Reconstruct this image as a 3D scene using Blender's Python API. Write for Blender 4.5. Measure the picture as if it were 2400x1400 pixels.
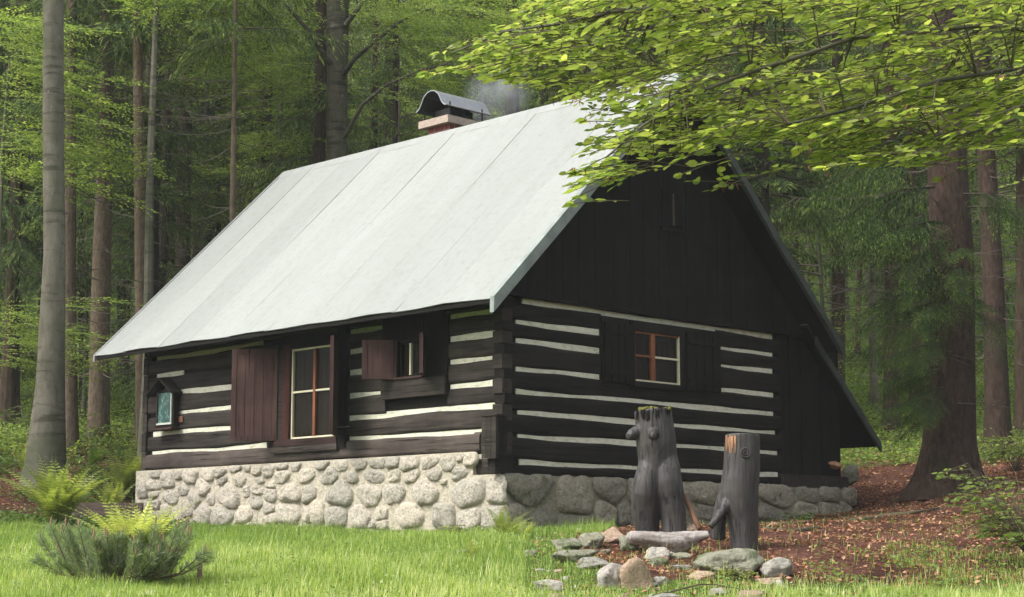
import bpy, bmesh, math, random
import numpy as np
from mathutils import Vector, Matrix, noise
random.seed(7); rng = np.random.default_rng(7)
PI = math.pi
for o in list(bpy.data.objects): bpy.data.objects.remove(o)
scene = bpy.context.scene
C = scene.collection

# ------------------------------------------------------------------ camera, sky, sun, exposure
EYE = 1.7
FPX, PITCH = 4033.0, math.radians(8.279)          # focal length in photo pixels (photo 2400 wide)
cam_d = bpy.data.cameras.new('camera'); cam = bpy.data.objects.new('camera', cam_d); C.objects.link(cam)
cam_d.sensor_width = 36.0; cam_d.lens = 36.0 * FPX / 2400.0
cam_d.clip_start = 0.1; cam_d.clip_end = 1500
cam.location = (0, 0, EYE); cam.rotation_euler = (math.radians(90) + PITCH, 0, 0)
scene.camera = cam
SUN_TO = Vector((-0.62, -0.30, 0.80)).normalized()
world = bpy.data.worlds.new('World'); scene.world = world; world.use_nodes = True
wn = world.node_tree; wn.nodes.clear()
sky = wn.nodes.new('ShaderNodeTexSky'); sky.sky_type = 'NISHITA'; sky.sun_disc = False
sky.sun_elevation = math.asin(SUN_TO.z); sky.sun_rotation = math.atan2(SUN_TO.x, SUN_TO.y) % (2 * PI)
sky.dust_density = 4.0; sky.air_density = 1.0
hs = wn.nodes.new('ShaderNodeHueSaturation'); hs.inputs['Saturation'].default_value = 0.30     # thin overcast
bg = wn.nodes.new('ShaderNodeBackground'); bg.inputs['Strength'].default_value = 0.15
wo = wn.nodes.new('ShaderNodeOutputWorld')
wn.links.new(sky.outputs[0], hs.inputs['Color']); wn.links.new(hs.outputs[0], bg.inputs[0]); wn.links.new(bg.outputs[0], wo.inputs[0])
sun_d = bpy.data.lights.new('sun', 'SUN'); sun_d.energy = 1.15; sun_d.angle = math.radians(22); sun_d.color = (1.0, 0.96, 0.89)
sun = bpy.data.objects.new('sun', sun_d); C.objects.link(sun)
sun.rotation_euler = SUN_TO.to_track_quat('Z', 'Y').to_euler(); sun.location = (-20, -10, 30)
vs = scene.view_settings
vs.view_transform = 'Standard'; vs.look = 'None'; vs.gamma = 1.0; vs.use_curve_mapping = False
vs.exposure = 1.38
scene.render.engine = 'CYCLES'
cy = scene.cycles
cy.use_denoising = True; cy.max_bounces = 6; cy.diffuse_bounces = 4; cy.glossy_bounces = 2
cy.transmission_bounces = 3; cy.transparent_max_bounces = 6; cy.volume_bounces = 1; cy.use_adaptive_sampling = True
cy.caustics_reflective = False; cy.caustics_refractive = False
cy.sample_clamp_indirect = 6

# ------------------------------------------------------------------ geometry of the photograph
CP, SP = math.cos(PITCH), math.sin(PITCH)
CAM = np.array([0, 0, EYE])
def ray(u, v):
    x = (u - 1200) / FPX; y = -(v - 700) / FPX
    return np.array([x, CP - y * SP, SP + y * CP])
def at(u, v, Y):
    d = ray(u, v); return Vector(CAM + d / d[1] * Y)
YAW = math.radians(44.672)
cy_, sy_ = math.cos(YAW), math.sin(YAW)
_d = ray(1179.6, 1081.6); CORNER = Vector(CAM + _d * 23.4)
CO = np.array(CORNER)
def to_local(P):
    q = np.array(P) - CO
    return np.array([q[0] * cy_ + q[1] * sy_, -q[0] * sy_ + q[1] * cy_, q[2]])
def to_world(a, b, z): return Vector((CO[0] + a * cy_ - b * sy_, CO[1] + a * sy_ + b * cy_, CO[2] + z))
def hitA(u, v, a=0.0):     # point on the local plane a=const -> (b, z)
    d = ray(u, v); o = to_local(CAM); e = np.array([d[0] * cy_ + d[1] * sy_, -d[0] * sy_ + d[1] * cy_, d[2]])
    t = (a - o[0]) / e[0]; p = o + e * t; return p[1], p[2]
def hitB(u, v, b=0.0):     # point on the local plane b=const -> (a, z)
    d = ray(u, v); o = to_local(CAM); e = np.array([d[0] * cy_ + d[1] * sy_, -d[0] * sy_ + d[1] * cy_, d[2]])
    t = (b - o[1]) / e[1]; p = o + e * t; return p[0], p[2]

# ------------------------------------------------------------------ terrain
_cp = []
for (x, y, z) in [(-8, 0, 0), (0, 0, 0), (8, 0, 0.1), (-15, -15, -.8), (0, -15, -.8), (15, -15, -.6), (-14, 8, .55), (14, 8, .8), (0, 8, .65),
                  (-20, 20, 1.7), (20, 20, 2.6), (-25, 40, 5), (25, 40, 6), (-60, 15, 3), (60, 15, 5),
                  (-30, 55, 8.0), (0, 52, 6.8), (30, 55, 8.5), (-45, 85, 15), (0, 85, 17), (45, 85, 18), (-60, 120, 28), (0, 120, 32), (60, 120, 32),
                  (-90, 170, 50), (0, 170, 56), (90, 170, 56), (-120, 60, 14), (120, 60, 20), (-60, -60, -4), (60, -60, -3), (0, -60, -4), (-140, 170, 50), (140, 170, 56)]:
    _cp.append((x, y, z))
for (u, v, Y) in [(0, 1400, 15), (600, 1400, 15), (1200, 1400, 15.5), (1800, 1400, 16), (2400, 1400, 16), (1500, 1243, 21), (1740, 1288, 19.3),
                  (1850, 1345, 17.5), (700, 1247, 26.2), (340, 1232, 29.5), (1140, 1262, 23), (1500, 1243, 24.8), (1780, 1228, 27), (2010, 1198, 28.8),
                  (2220, 1140, 29), (2390, 1205, 24), (2390, 1300, 19.5), (2390, 1085, 33), (2080, 1092, 34), (2060, 1045, 38), (2000, 930, 50),
                  (2390, 950, 48), (0, 1245, 24), (130, 1240, 24.5), (100, 1118, 30), (0, 1140, 30), (230, 1035, 37.5), (0, 1010, 42), (330, 1045, 37.5), (1200, 1050, 37)]:
    p = at(u, v, Y); _cp.append((p.x, p.y, p.z))
_cp = np.array(_cp)
def _phi(r2): return 0.5 * r2 * np.log(r2 + 1e-9)
def _fit():
    P = _cp[:, :2] / 20; n = len(P)
    K = _phi(((P[:, None] - P[None]) ** 2).sum(2)) + np.eye(n) * 0.002
    A = np.zeros((n + 3, n + 3)); A[:n, :n] = K; A[:n, n] = 1; A[:n, n + 1:] = P; A[n, :n] = 1; A[n + 1:, :n] = P.T
    return np.linalg.solve(A, np.r_[_cp[:, 2], 0, 0, 0])
_w = _fit()
def terr(x, y):
    x = np.atleast_1d(np.asarray(x, float)).ravel(); y = np.atleast_1d(np.asarray(y, float)).ravel()
    P = _cp[:, :2] / 20; n = len(P); out = np.empty(len(x))
    for i in range(0, len(x), 20000):
        q = np.stack([x[i:i + 20000], y[i:i + 20000]], 1) / 20
        out[i:i + 20000] = _phi(((q[:, None] - P[None]) ** 2).sum(2)) @ _w[:n] + _w[n] + q @ _w[n + 1:]
    out += 0.03 * np.sin(x * 1.7 + 1) * np.cos(y * 1.3) + 0.02 * np.sin(x * 3.9 + y * 2.7)
    return out
def tz(x, y): return float(terr(x, y)[0])
def ground_at(u, Y, v=1200):
    p = at(u, v, Y); return Vector((p.x, p.y, tz(p.x, p.y)))

# ------------------------------------------------------------------ object helpers
def empty(name, loc=(0, 0, 0), rz=0.0, label=None, cat=None, group=None):
    o = bpy.data.objects.new(name, None); o.empty_display_size = 0.2; C.objects.link(o)
    o.location = loc; o.rotation_euler = (0, 0, rz)
    tag(o, label, cat, group); return o
def tag(o, label=None, cat=None, group=None, kind=None):
    if label: o['label'] = label
    if cat: o['category'] = cat
    if group: o['group'] = group
    if kind: o['kind'] = kind
    return o
def link(name, me, mat, parent=None, loc=None, smooth=False):
    if mat is not None and len(me.materials) == 0: me.materials.append(mat)
    o = bpy.data.objects.new(name, me); C.objects.link(o)
    if mat is not None and me.materials[0] != mat: o.material_slots[0].link = 'OBJECT'; o.material_slots[0].material = mat
    if parent is not None: o.parent = parent
    if loc is not None: o.location = loc
    if smooth: me.polygons.foreach_set('use_smooth', np.ones(len(me.polygons), bool))
    return o
class MB:
    def __init__(s): s.v = []; s.f = []
    def add(s, v, f):
        n = len(s.v); s.v += [tuple(p) for p in v]; s.f += [tuple(i + n for i in q) for q in f]; return s
    def box(s, x0, x1, y0, y1, z0, z1):
        return s.add([(x0, y0, z0), (x1, y0, z0), (x1, y1, z0), (x0, y1, z0), (x0, y0, z1), (x1, y0, z1), (x1, y1, z1), (x0, y1, z1)],
                     [(0, 3, 2, 1), (4, 5, 6, 7), (0, 1, 5, 4), (1, 2, 6, 5), (2, 3, 7, 6), (3, 0, 4, 7)])
    def tube(s, pts, rad, n=8, cap=True, wob=0.0, seed=0):
        pts = [Vector(p) for p in pts]; rings = []; r = random.Random(seed)
        ph = [r.random() * 6.28 for _ in range(4)]
        ref = Vector((0, 0, 1)) if abs((pts[-1] - pts[0]).normalized().z) < .9 else Vector((1, 0, 0))
        base = len(s.v)
        for i, p in enumerate(pts):
            t = (pts[min(i + 1, len(pts) - 1)] - pts[max(i - 1, 0)]).normalized()
            a = t.cross(ref).normalized(); b = t.cross(a).normalized()
            rr = rad[i] if hasattr(rad, '__len__') else rad
            for k in range(n):
                th = 2 * PI * k / n
                q = rr * (1 + wob * (math.sin(2 * th + ph[0] + i * .4) + .6 * math.sin(3 * th + ph[1] - i * .3)))
                s.v.append(tuple(p + a * math.cos(th) * q + b * math.sin(th) * q))
        for i in range(len(pts) - 1):
            for k in range(n):
                k2 = (k + 1) % n
                s.f.append((base + i * n + k, base + i * n + k2, base + (i + 1) * n + k2, base + (i + 1) * n + k))
        if cap:
            s.f.append(tuple(base + k for k in range(n))[::-1]); e = base + (len(pts) - 1) * n; s.f.append(tuple(e + k for k in range(n)))
        return s
    def mesh(s, name):
        me = bpy.data.meshes.new(name); me.from_pydata(s.v, [], s.f); me.update()
        bm = bmesh.new(); bm.from_mesh(me); bmesh.ops.recalc_face_normals(bm, faces=bm.faces); bm.to_mesh(me); bm.free()
        return me
    def build(s, name, mat, parent=None, loc=None, smooth=False):
        return link(name, s.mesh(name), mat, parent, loc, smooth)
def mesh_np(name, V, F, tint=None):
    """V (n,3) F (m,3) triangles"""
    me = bpy.data.meshes.new(name); n, m = len(V), len(F)
    me.vertices.add(n); me.vertices.foreach_set('co', np.ascontiguousarray(V, np.float32).ravel())
    me.loops.add(m * 3); me.loops.foreach_set('vertex_index', np.ascontiguousarray(F, np.int32).ravel())
    me.polygons.add(m); me.polygons.foreach_set('loop_start', np.arange(0, m * 3, 3, dtype=np.int32))
    me.update(calc_edges=True)
    if tint is not None:
        at_ = me.attributes.new('tint', 'FLOAT', 'POINT'); at_.data.foreach_set('value', np.asarray(tint, np.float32))
    return me
def mass_arr(tv, tf, M, T):
    V = np.einsum('nij,kj->nki', M, tv) + T[:, None, :]
    k = len(tv); F = tf[None] + (np.arange(len(M)) * k)[:, None, None]
    return V.reshape(-1, 3), F.reshape(-1, 3), k
def mass(name, tv, tf, M, T, tint=None):
    V, F, k = mass_arr(np.asarray(tv, float), np.asarray(tf), M, T)
    return mesh_np(name, V, F, None if tint is None else np.repeat(tint, k))
def norm(a): return a / (np.linalg.norm(a, axis=-1, keepdims=True) + 1e-9)
def frames(X, Zr):
    """matrices whose local x is X and local z is near Zr"""
    X = norm(X); Y = norm(np.cross(Zr, X)); Z = np.cross(X, Y)
    return np.stack([X, Y, Z], axis=2)

# ------------------------------------------------------------------ materials
class Mat:
    def __init__(s, name, rough=0.8, spec=0.3):
        s.m = bpy.data.materials.new(name); s.m.use_nodes = True; s.t = s.m.node_tree; s.n = s.t.nodes
        s.p = s.n['Principled BSDF']; s.p.inputs['Roughness'].default_value = rough; s.p.inputs['Specular IOR Level'].default_value = spec
        s.out = s.n['Material Output']
    def new(s, t, **k):
        x = s.n.new(t)
        for a, b in k.items(): setattr(x, a, b)
        return x
    def l(s, a, b): s.t.links.new(a, b)
    def coord(s, scale=(1, 1, 1), world=False):
        if world: g = s.new('ShaderNodeNewGeometry'); src = g.outputs['Position']
        else: g = s.new('ShaderNodeTexCoord'); src = g.outputs['Object']
        mp = s.new('ShaderNodeMapping'); mp.inputs['Scale'].default_value = scale; s.l(src, mp.inputs[0]); return mp.outputs[0]
    def noise(s, co, scale, detail=4, rough=.6, dist=0):
        x = s.new('ShaderNodeTexNoise'); x.inputs['Scale'].default_value = scale; x.inputs['Detail'].default_value = detail
        x.inputs['Roughness'].default_value = rough; x.inputs['Distortion'].default_value = dist; s.l(co, x.inputs['Vector']); return x.outputs[0]
    def ramp(s, fac, stops):
        x = s.new('ShaderNodeValToRGB'); e = x.color_ramp.elements
        while len(e) < len(stops): e.new(0.5)
        for i, (p, c) in enumerate(stops): e[i].position = p; e[i].color = (*c, 1) if len(c) == 3 else c
        s.l(fac, x.inputs[0]); return x.outputs[0]
    def mix(s, fac, a, b, mode='MIX'):
        x = s.new('ShaderNodeMix', data_type='RGBA', blend_type=mode)
        if hasattr(fac, 'is_linked') or not isinstance(fac, (int, float)): s.l(fac, x.inputs[0])
        else: x.inputs[0].default_value = fac
        for q, i in ((a, 6), (b, 7)):
            if isinstance(q, tuple): x.inputs[i].default_value = (*q, 1)
            else: s.l(q, x.inputs[i])
        return x.outputs[2]
    def math(s, op, a, b=None):
        x = s.new('ShaderNodeMath', operation=op)
        for i, q in enumerate((a, b)):
            if q is None: continue
            if isinstance(q, (int, float)): x.inputs[i].default_value = q
            else: s.l(q, x.inputs[i])
        return x.outputs[0]
    def bump(s, h, strength=.5, dist=.01):
        x = s.new('ShaderNodeBump'); x.inputs['Strength'].default_value = strength; x.inputs['Distance'].default_value = dist
        s.l(h, x.inputs['Height']); s.l(x.outputs[0], s.p.inputs['Normal']); return x
    def color(s, c):
        if isinstance(c, tuple): s.p.inputs['Base Color'].default_value = (*c, 1)
        else: s.l(c, s.p.inputs['Base Color'])
        return s
def sc3(c, k): return tuple(x * k for x in c)
def wood(name, dark, light, axis, wear=None, rough=.8, bumpd=.006, wearamt=.62):
    m = Mat(name, rough, .12); st = [14, 14, 14]; st[axis] = 0.9
    co = m.coord(tuple(st)); n1 = m.noise(co, 1.0, 6, .65, .6)
    col = m.ramp(n1, [(.25, dark), (.75, light)])
    n2 = m.noise(m.coord((1, 1, 1)), 1.8, 3)
    col = m.mix(m.ramp(n2, [(.3, (.72,) * 3), (.75, (1.25,) * 3)]), col, col, 'MULTIPLY') if False else m.mix(1.0, col, m.ramp(n2, [(.3, (.65,) * 3), (.75, (1.35,) * 3)]), 'MULTIPLY')
    oi = m.new('ShaderNodeObjectInfo'); col = m.mix(1.0, col, m.ramp(oi.outputs['Random'], [(0, (.8,) * 3), (1, (1.2, 1.18, 1.15))]), 'MULTIPLY')
    if wear:
        st2 = [30, 30, 30]; st2[axis] = 2.0
        w = m.noise(m.coord(tuple(st2)), 1.0, 5, .7); col = m.mix(m.ramp(w, [(wearamt, (0,) * 3), (wearamt + .1, (1,) * 3)]), col, wear)
    st3 = [34, 34, 34]; st3[axis] = .8; ck = m.noise(m.coord(tuple(st3)), 1, 4, .6, .3); cr = m.ramp(ck, [(.355, (.22,) * 3), (.40, (1,) * 3)]); col = m.mix(1., col, cr, 'MULTIPLY')
    m.color(col); m.bump(m.math('ADD', n1, cr), .9, bumpd); return m.m
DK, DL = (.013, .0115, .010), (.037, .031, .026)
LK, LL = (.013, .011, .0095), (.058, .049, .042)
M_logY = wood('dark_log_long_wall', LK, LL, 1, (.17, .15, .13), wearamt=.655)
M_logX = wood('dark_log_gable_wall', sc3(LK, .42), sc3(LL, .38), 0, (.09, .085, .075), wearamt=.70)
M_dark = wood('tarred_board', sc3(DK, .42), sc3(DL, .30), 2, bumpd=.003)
M_darkY = wood('tarred_board_horizontal', LK, sc3(LL, .8), 1)
M_shut = wood('red_brown_shutter_paint', (.044, .024, .022), (.080, .044, .040), 2, (.15, .12, .11), .7, .002, .68)
M_orange = wood('orange_brown_window_wood', (.16, .055, .026), (.26, .10, .05), 2, None, .5, .001)
def plain(name, col, rough=.7, scale=20, var=.25, bump=.0, spec=.3, metal=0.0):
    m = Mat(name, rough, spec); n = m.noise(m.coord(), scale, 5)
    m.color(m.ramp(n, [(.25, sc3(col, 1 - var)), (.75, sc3(col, 1 + var * .6))])); m.p.inputs['Metallic'].default_value = metal
    if bump: m.bump(n, .6, bump)
    return m.m
M_cream = plain('cream_window_paint', (.60, .56, .40), .6, 30, .12)
M_metal = plain('galvanised_sheet_metal', (.42, .43, .44), .38, 6, .2, 0, .5, .85)
M_black = plain('matte_black', (.012, .012, .012), .6, 12, .2)
M_conc = plain('pinkish_concrete', (.36, .29, .24), .9, 14, .3, .01)
M_brick = plain('red_painted_brick', (.24, .045, .04), .6, 20, .25, .003)
M_mortr = plain('brick_mortar', (.42, .36, .32), .9, 20, .2, .004)
def chink():
    m = Mat('whitewashed_chinking', .85); n = m.noise(m.coord((3, 3, 8)), 3, 5)
    st = m.noise(m.coord((2, 2, 5)), 2.2, 5, .7); col = m.mix(m.ramp(st, [(.60, (0,) * 3), (.70, (.7,) * 3)]), m.ramp(n, [(.25, (.34, .34, .22)), (.45, (.54, .53, .42)), (.8, (.66, .65, .54))]), (.22, .20, .14)); m.color(col); m.bump(n, .5, .008); return m.m
M_chink = chink()
def roofm():
    m = Mat('pale_bitumen_roofing', .85, .25)
    a = m.noise(m.coord(), 220, 3, .7); b = m.noise(m.coord((.35, 1.6, .35)), 1.3, 4, .6); c = m.noise(m.coord((.25, 6, .25)), 1.5, 4)
    col = m.ramp(a, [(.3, (.220, .229, .220)), (.7, (.310, .318, .307))])
    col = m.mix(1., col, m.ramp(b, [(.3, (.93, .94, .92)), (.7, (1.03, 1.03, 1.03))]), 'MULTIPLY')
    col = m.mix(1., col, m.ramp(c, [(.3, (.95, .96, .95)), (.6, (1., 1., 1.))]), 'MULTIPLY')
    oi = m.new('ShaderNodeObjectInfo'); col = m.mix(1., col, m.ramp(oi.outputs['Random'], [(0, (.92, .93, .92)), (1, (1.04, 1.04, 1.03))]), 'MULTIPLY')
    e = m.noise(m.coord(), 9, 5, .7); col = m.mix(1., col, m.ramp(e, [(.30, (.86, .87, .85)), (.5, (1,) * 3)]), 'MULTIPLY'); f = m.noise(m.coord(), 70, 2, .5); col = m.mix(m.ramp(f, [(.74, (0,) * 3), (.78, (1,) * 3)]), col, (.10, .085, .06))
    m.color(col); m.bump(m.math('ADD', a, m.math('MULTIPLY', b, 3.0)), .35, .01); return m.m
M_roof = roofm()
M_vergeD = plain('shaded_mossy_verge_felt', (.060, .068, .060), .9, 5, .4, .01)  # darker copy of the verge felt: shade and moss both put into its colour
M_verge = plain('green_grey_verge_felt', (.22, .25, .23), .85, 5, .3, .01)
def stonem(name, base, dark, moss, mossamt=.62, pits=.5, wash=None):
    m = Mat(name, .95, .15)
    a = m.noise(m.coord(world=True), 18, 6, .72); b = m.noise(m.coord(world=True), 3.2, 4); c = m.noise(m.coord(world=True), 30, 5, .75)
    col = m.ramp(a, [(.30, dark), (.52, base), (.8, sc3(base, 1.15))])
    col = m.mix(1., col, m.ramp(c, [(.34, (pits * .8,) * 3), (.48, (1,) * 3)]), 'MULTIPLY')
    oi = m.new('ShaderNodeObjectInfo'); col = m.mix(1., col, m.ramp(oi.outputs['Random'], [(0, (.80, .81, .78)), (.5, (1, .98, .95)), (1, (1.15, 1.12, 1.04))]), 'MULTIPLY')
    col = m.mix(m.ramp(b, [(mossamt, (0,) * 3), (mossamt + .14, (1,) * 3)]), col, moss)
    m.color(col); m.bump(m.math('ADD', a, m.math('MULTIPLY', c, .6)), 1., .06); return m.m
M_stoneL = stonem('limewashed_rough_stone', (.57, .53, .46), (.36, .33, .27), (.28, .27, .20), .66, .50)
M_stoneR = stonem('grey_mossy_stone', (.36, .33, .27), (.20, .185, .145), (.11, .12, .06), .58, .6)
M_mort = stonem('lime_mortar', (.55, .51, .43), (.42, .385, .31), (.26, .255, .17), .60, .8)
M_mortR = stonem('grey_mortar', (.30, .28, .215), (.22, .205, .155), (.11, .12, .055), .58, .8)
M_rockG = stonem('lichen_grey_rock', (.36, .355, .28), (.22, .22, .16), (.13, .17, .07), .52, .65)
M_rockP = stonem('pinkish_buff_rock', (.52, .39, .30), (.36, .26, .19), (.24, .22, .14), .66, .75)
M_rockW = stonem('pale_grey_rock', (.50, .475, .43), (.30, .285, .25), (.18, .20, .11), .60, .7)
def barkm(name, dark, light, sc, moss=None, mossamt=.6, band=False, bd=.03):
    m = Mat(name, .95, .15)
    a = m.noise(m.coord(sc, world=True), 1., 6, .7, .4); b = m.noise(m.coord(world=True), 1.1, 3)
    col = m.ramp(a, [(.3, dark), (.7, light)])
    if band:
        c = m.noise(m.coord((1.2, 1.2, 9), world=True), 1, 4, .6); col = m.mix(1., col, m.ramp(c, [(.36, (.5,) * 3), (.46, (1,) * 3)]), 'MULTIPLY'); d_ = m.noise(m.coord(world=True), 7, 5, .7); col = m.mix(m.ramp(d_, [(.60, (0,) * 3), (.66, (.6,) * 3)]), col, (.20, .20, .17))
    if moss: col = m.mix(m.ramp(b, [(mossamt - .12, (0,) * 3), (mossamt + .12, (.8,) * 3)]), col, moss)
    oi = m.new('ShaderNodeObjectInfo'); col = m.mix(1., col, m.ramp(oi.outputs['Random'], [(0, (.75, .75, .78)), (1, (1.2, 1.15, 1.08))]), 'MULTIPLY')
    m.color(col); m.bump(a, 1., bd); return m.m
M_spruceB = barkm('spruce_bark', (.026, .019, .014), (.080, .060, .044), (16, 16, 3.5), (.06, .065, .035), .66)
M_spruceR = barkm('reddish_spruce_bark', (.020, .014, .010), (.095, .064, .048), (15, 15, 5), (.045, .05, .025), .72, bd=.05)
M_spruceG = barkm('pale_spruce_bark', (.060, .047, .034), (.175, .137, .098), (20, 20, 6), None)
M_beechB = barkm('smooth_beech_bark', (.095, .088, .066), (.18, .168, .13), (7, 7, 2.5), (.065, .080, .040), .60, True, .008)
M_sill = wood('worn_brown_sill_log', (.034, .028, .025), (.085, .070, .061), 1, (.19, .165, .145), wearamt=.63)
M_darkB = barkm('dark_wet_bark', (.022, .018, .014), (.06, .05, .038), (14, 14, 4), (.04, .05, .02), .6)
M_twig = plain('dead_twig_bark', (.12, .10, .08), .95, 8, .4)
def leafm(name, stops, trans=.45, rough=.5, spec=.35):
    m = Mat(name, rough, spec); A = m.new('ShaderNodeAttribute'); A.attribute_name = 'tint'
    col = m.ramp(A.outputs['Fac'], stops); m.color(col)
    oi = m.new('ShaderNodeObjectInfo'); col = m.mix(1., col, m.ramp(oi.outputs['Random'], [(0, (.80, .82, .85)), (1, (1.22, 1.18, 1.0))]), 'MULTIPLY')
    m.l(col, m.p.inputs['Base Color'])
    tr = m.new('ShaderNodeBsdfTranslucent'); c2 = m.mix(1., col, (1.75, 1.8, .95), 'MULTIPLY'); m.l(c2, tr.inputs[0])
    mx = m.new('ShaderNodeMixShader'); mx.inputs[0].default_value = trans
    m.l(m.p.outputs[0], mx.inputs[1]); m.l(tr.outputs[0], mx.inputs[2]); m.l(mx.outputs[0], m.out.inputs[0]); return m.m
M_beechL = leafm('fresh_beech_leaf', [(0, (.095, .15, .040)), (.5, (.19, .245, .070)), (1, (.37, .40, .135))], .55)
M_beechM = leafm('beech_leaf_shade', [(0, (.08, .13, .038)), (.5, (.16, .225, .065)), (1, (.31, .36, .12))], .5)
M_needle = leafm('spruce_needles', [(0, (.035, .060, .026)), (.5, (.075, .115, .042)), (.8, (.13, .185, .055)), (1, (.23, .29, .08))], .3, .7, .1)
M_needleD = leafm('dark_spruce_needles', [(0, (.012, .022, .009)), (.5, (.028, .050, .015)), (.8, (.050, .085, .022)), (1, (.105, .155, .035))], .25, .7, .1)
M_pine = leafm('dwarf_pine_needles', [(0, (.12, .165, .10)), (.6, (.22, .28, .175)), (1, (.32, .38, .24))], .35, .6)
M_grass = leafm('grass_blades', [(0, (.095, .165, .035)), (.45, (.19, .28, .065)), (.82, (.33, .42, .12)), (1, (.54, .56, .32))], .4, .5)
M_fern = leafm('fern_fronds', [(0, (.12, .17, .045)), (.5, (.23, .28, .08)), (1, (.37, .39, .14))], .4, .5)
M_plant = leafm('low_green_plants', [(0, (.035, .075, .018)), (.5, (.07, .125, .025)), (1, (.13, .19, .035))], .35, .5)
M_litter = leafm('fallen_beech_leaves', [(0, (.10, .040, .026)), (.45, (.28, .118, .070)), (1, (.50, .29, .19))], .15, .7)
def groundm():
    m = Mat('forest_soil', .97, .1); A = m.new('ShaderNodeAttribute'); A.attribute_name = 'green'
    a = m.noise(m.coord(world=True), 9, 6, .7); b = m.noise(m.coord(world=True), 1.6, 4, .6); c = m.noise(m.coord(world=True), 40, 4, .7)
    soil = m.ramp(a, [(.3, (.036, .017, .012)), (.55, (.100, .045, .032)), (.8, (.20, .105, .075))])
    soil = m.mix(1., soil, m.ramp(c, [(.3, (.6,) * 3), (.6, (1.1,) * 3)]), 'MULTIPLY')
    lf = m.noise(m.coord(world=True), .9, 5, .65); soil = m.mix(1., soil, m.ramp(lf, [(.35, (.5,) * 3), (.65, (1.3,) * 3)]), 'MULTIPLY')
    gr = m.ramp(a, [(.3, (.035, .060, .012)), (.7, (.085, .135, .025))])
    f = m.math('ADD', A.outputs['Fac'], m.math('MULTIPLY', m.math('SUBTRACT', b, .5), 1.1))
    col = m.mix(m.ramp(f, [(.42, (0,) * 3), (.58, (1,) * 3)]), soil, gr); m.color(col)
    m.bump(m.math('ADD', a, c), .8, .03); return m.m
M_ground = groundm()

# ------------------------------------------------------------------ ground
def lawn_mask(x, y):
    """1 = grass / green cover, 0 = leaf litter and bare soil"""
    x = np.asarray(x, float); y = np.asarray(y, float)
    u = 1200 + FPX * x / np.maximum(y, 1)          # direction only, used to lay out the lawn edge on the ground
    edge = 1.0 + 0.35 * np.sin(y * .9)
    lawn = ((x < edge) & (y < 27)).astype(float)
    bank = (x < -5.3 - .22 * (25 - y)) & (y > 24.3); lawn[bank] = 0.12
    far = np.where(x > 0, np.clip((y - 32.5) / 2.5, 0, 1), np.clip((y - 33) / 6, 0, 1)) * .66
    front = np.clip((17.6 - y) / 1.2, 0, 1) * .9
    right = (x > 4.0) & (y > 15.5) & (y < 19.8); mid = np.where(right, .42, 0.0)
    return np.maximum.reduce([lawn, far, front, mid])
def ground():
    xs = np.concatenate([np.linspace(-150, -32, 30)[:-1], np.linspace(-32, 32, 214), np.linspace(32, 150, 30)[1:]])
    ys = np.concatenate([np.linspace(-70, 4, 26)[:-1], np.linspace(4, 50, 190), np.linspace(50, 180, 60)[1:]])
    X, Y = np.meshgrid(xs, ys); Z = terr(X, Y)
    nx, ny = len(xs), len(ys); i = np.arange((ny - 1) * nx).reshape(ny - 1, nx)[:, :-1].ravel()
    F = np.concatenate([np.stack([i, i + 1, i + nx + 1], 1), np.stack([i, i + nx + 1, i + nx], 1)])
    me = mesh_np('ground', np.stack([X.ravel(), Y.ravel(), Z], 1), F)
    g = me.attributes.new('green', 'FLOAT', 'POINT'); g.data.foreach_set('value', lawn_mask(X.ravel(), Y.ravel()).astype(np.float32))
    o = link('ground', me, M_ground, smooth=True); tag(o, kind='structure')
ground()

# ================================================================== COTTAGE
W, L = 6.323, 8.883
EZ, RA, RZ, AO, PO, PB, AR = 2.135, 3.318, 6.02, .696, .50, .543, 7.346
house = empty('log_cottage', CORNER, YAW, 'dark log cottage with white chinking and a pale steep roof on a stone base', 'cottage')
def wavy_beam(axis, s0, s1, lo, hi, front, back, mat, name, parent, seed, n=18, amp=.012, clo=None, chi=None):
    """hewn log along axis ('a' or 'b'), s from s0..s1, height lo..hi, from front (outer face) to back"""
    r = random.Random(seed); ph = [r.random() * 6.28 for _ in range(8)]
    V = []; F = []; ss = [s0 + (s1 - s0) * i / n for i in range(n + 1)]
    ch = min(.045, (hi - lo) * .22)
    for s in ss:
        wl = amp * (math.sin(s * 1.1 + ph[0]) + .5 * math.sin(s * 2.9 + ph[1]) + .25 * math.sin(s * 7 + ph[6])); wh = amp * (math.sin(s * 1.3 + ph[2]) + .5 * math.sin(s * 3.3 + ph[3]) + .25 * math.sin(s * 8 + ph[7]))
        wf = .008 * math.sin(s * 1.7 + ph[4]); l = lo + wl; h = hi + wh; f = front + wf
        prof = [(back, l), (f + .03, l), (f + .008, l + ch * .5), (f, l + ch), (f - .004, (l + h) / 2), (f, h - ch), (f + .008, h - ch * .5), (f + .03, h), (back, h)]
        for d, z in prof: V.append((d, s, z) if axis == 'b' else (s, d, z))
    k = 9
    for i in range(n):
        for j in range(k):
            j2 = (j + 1) % k; F.append((i * k + j, i * k + j2, (i + 1) * k + j2, (i + 1) * k + j))
    F.append(tuple(range(k))); F.append(tuple(n * k + j for j in range(k))[::-1])
    return MB().add(V, F).build(name, mat, parent)
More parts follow.
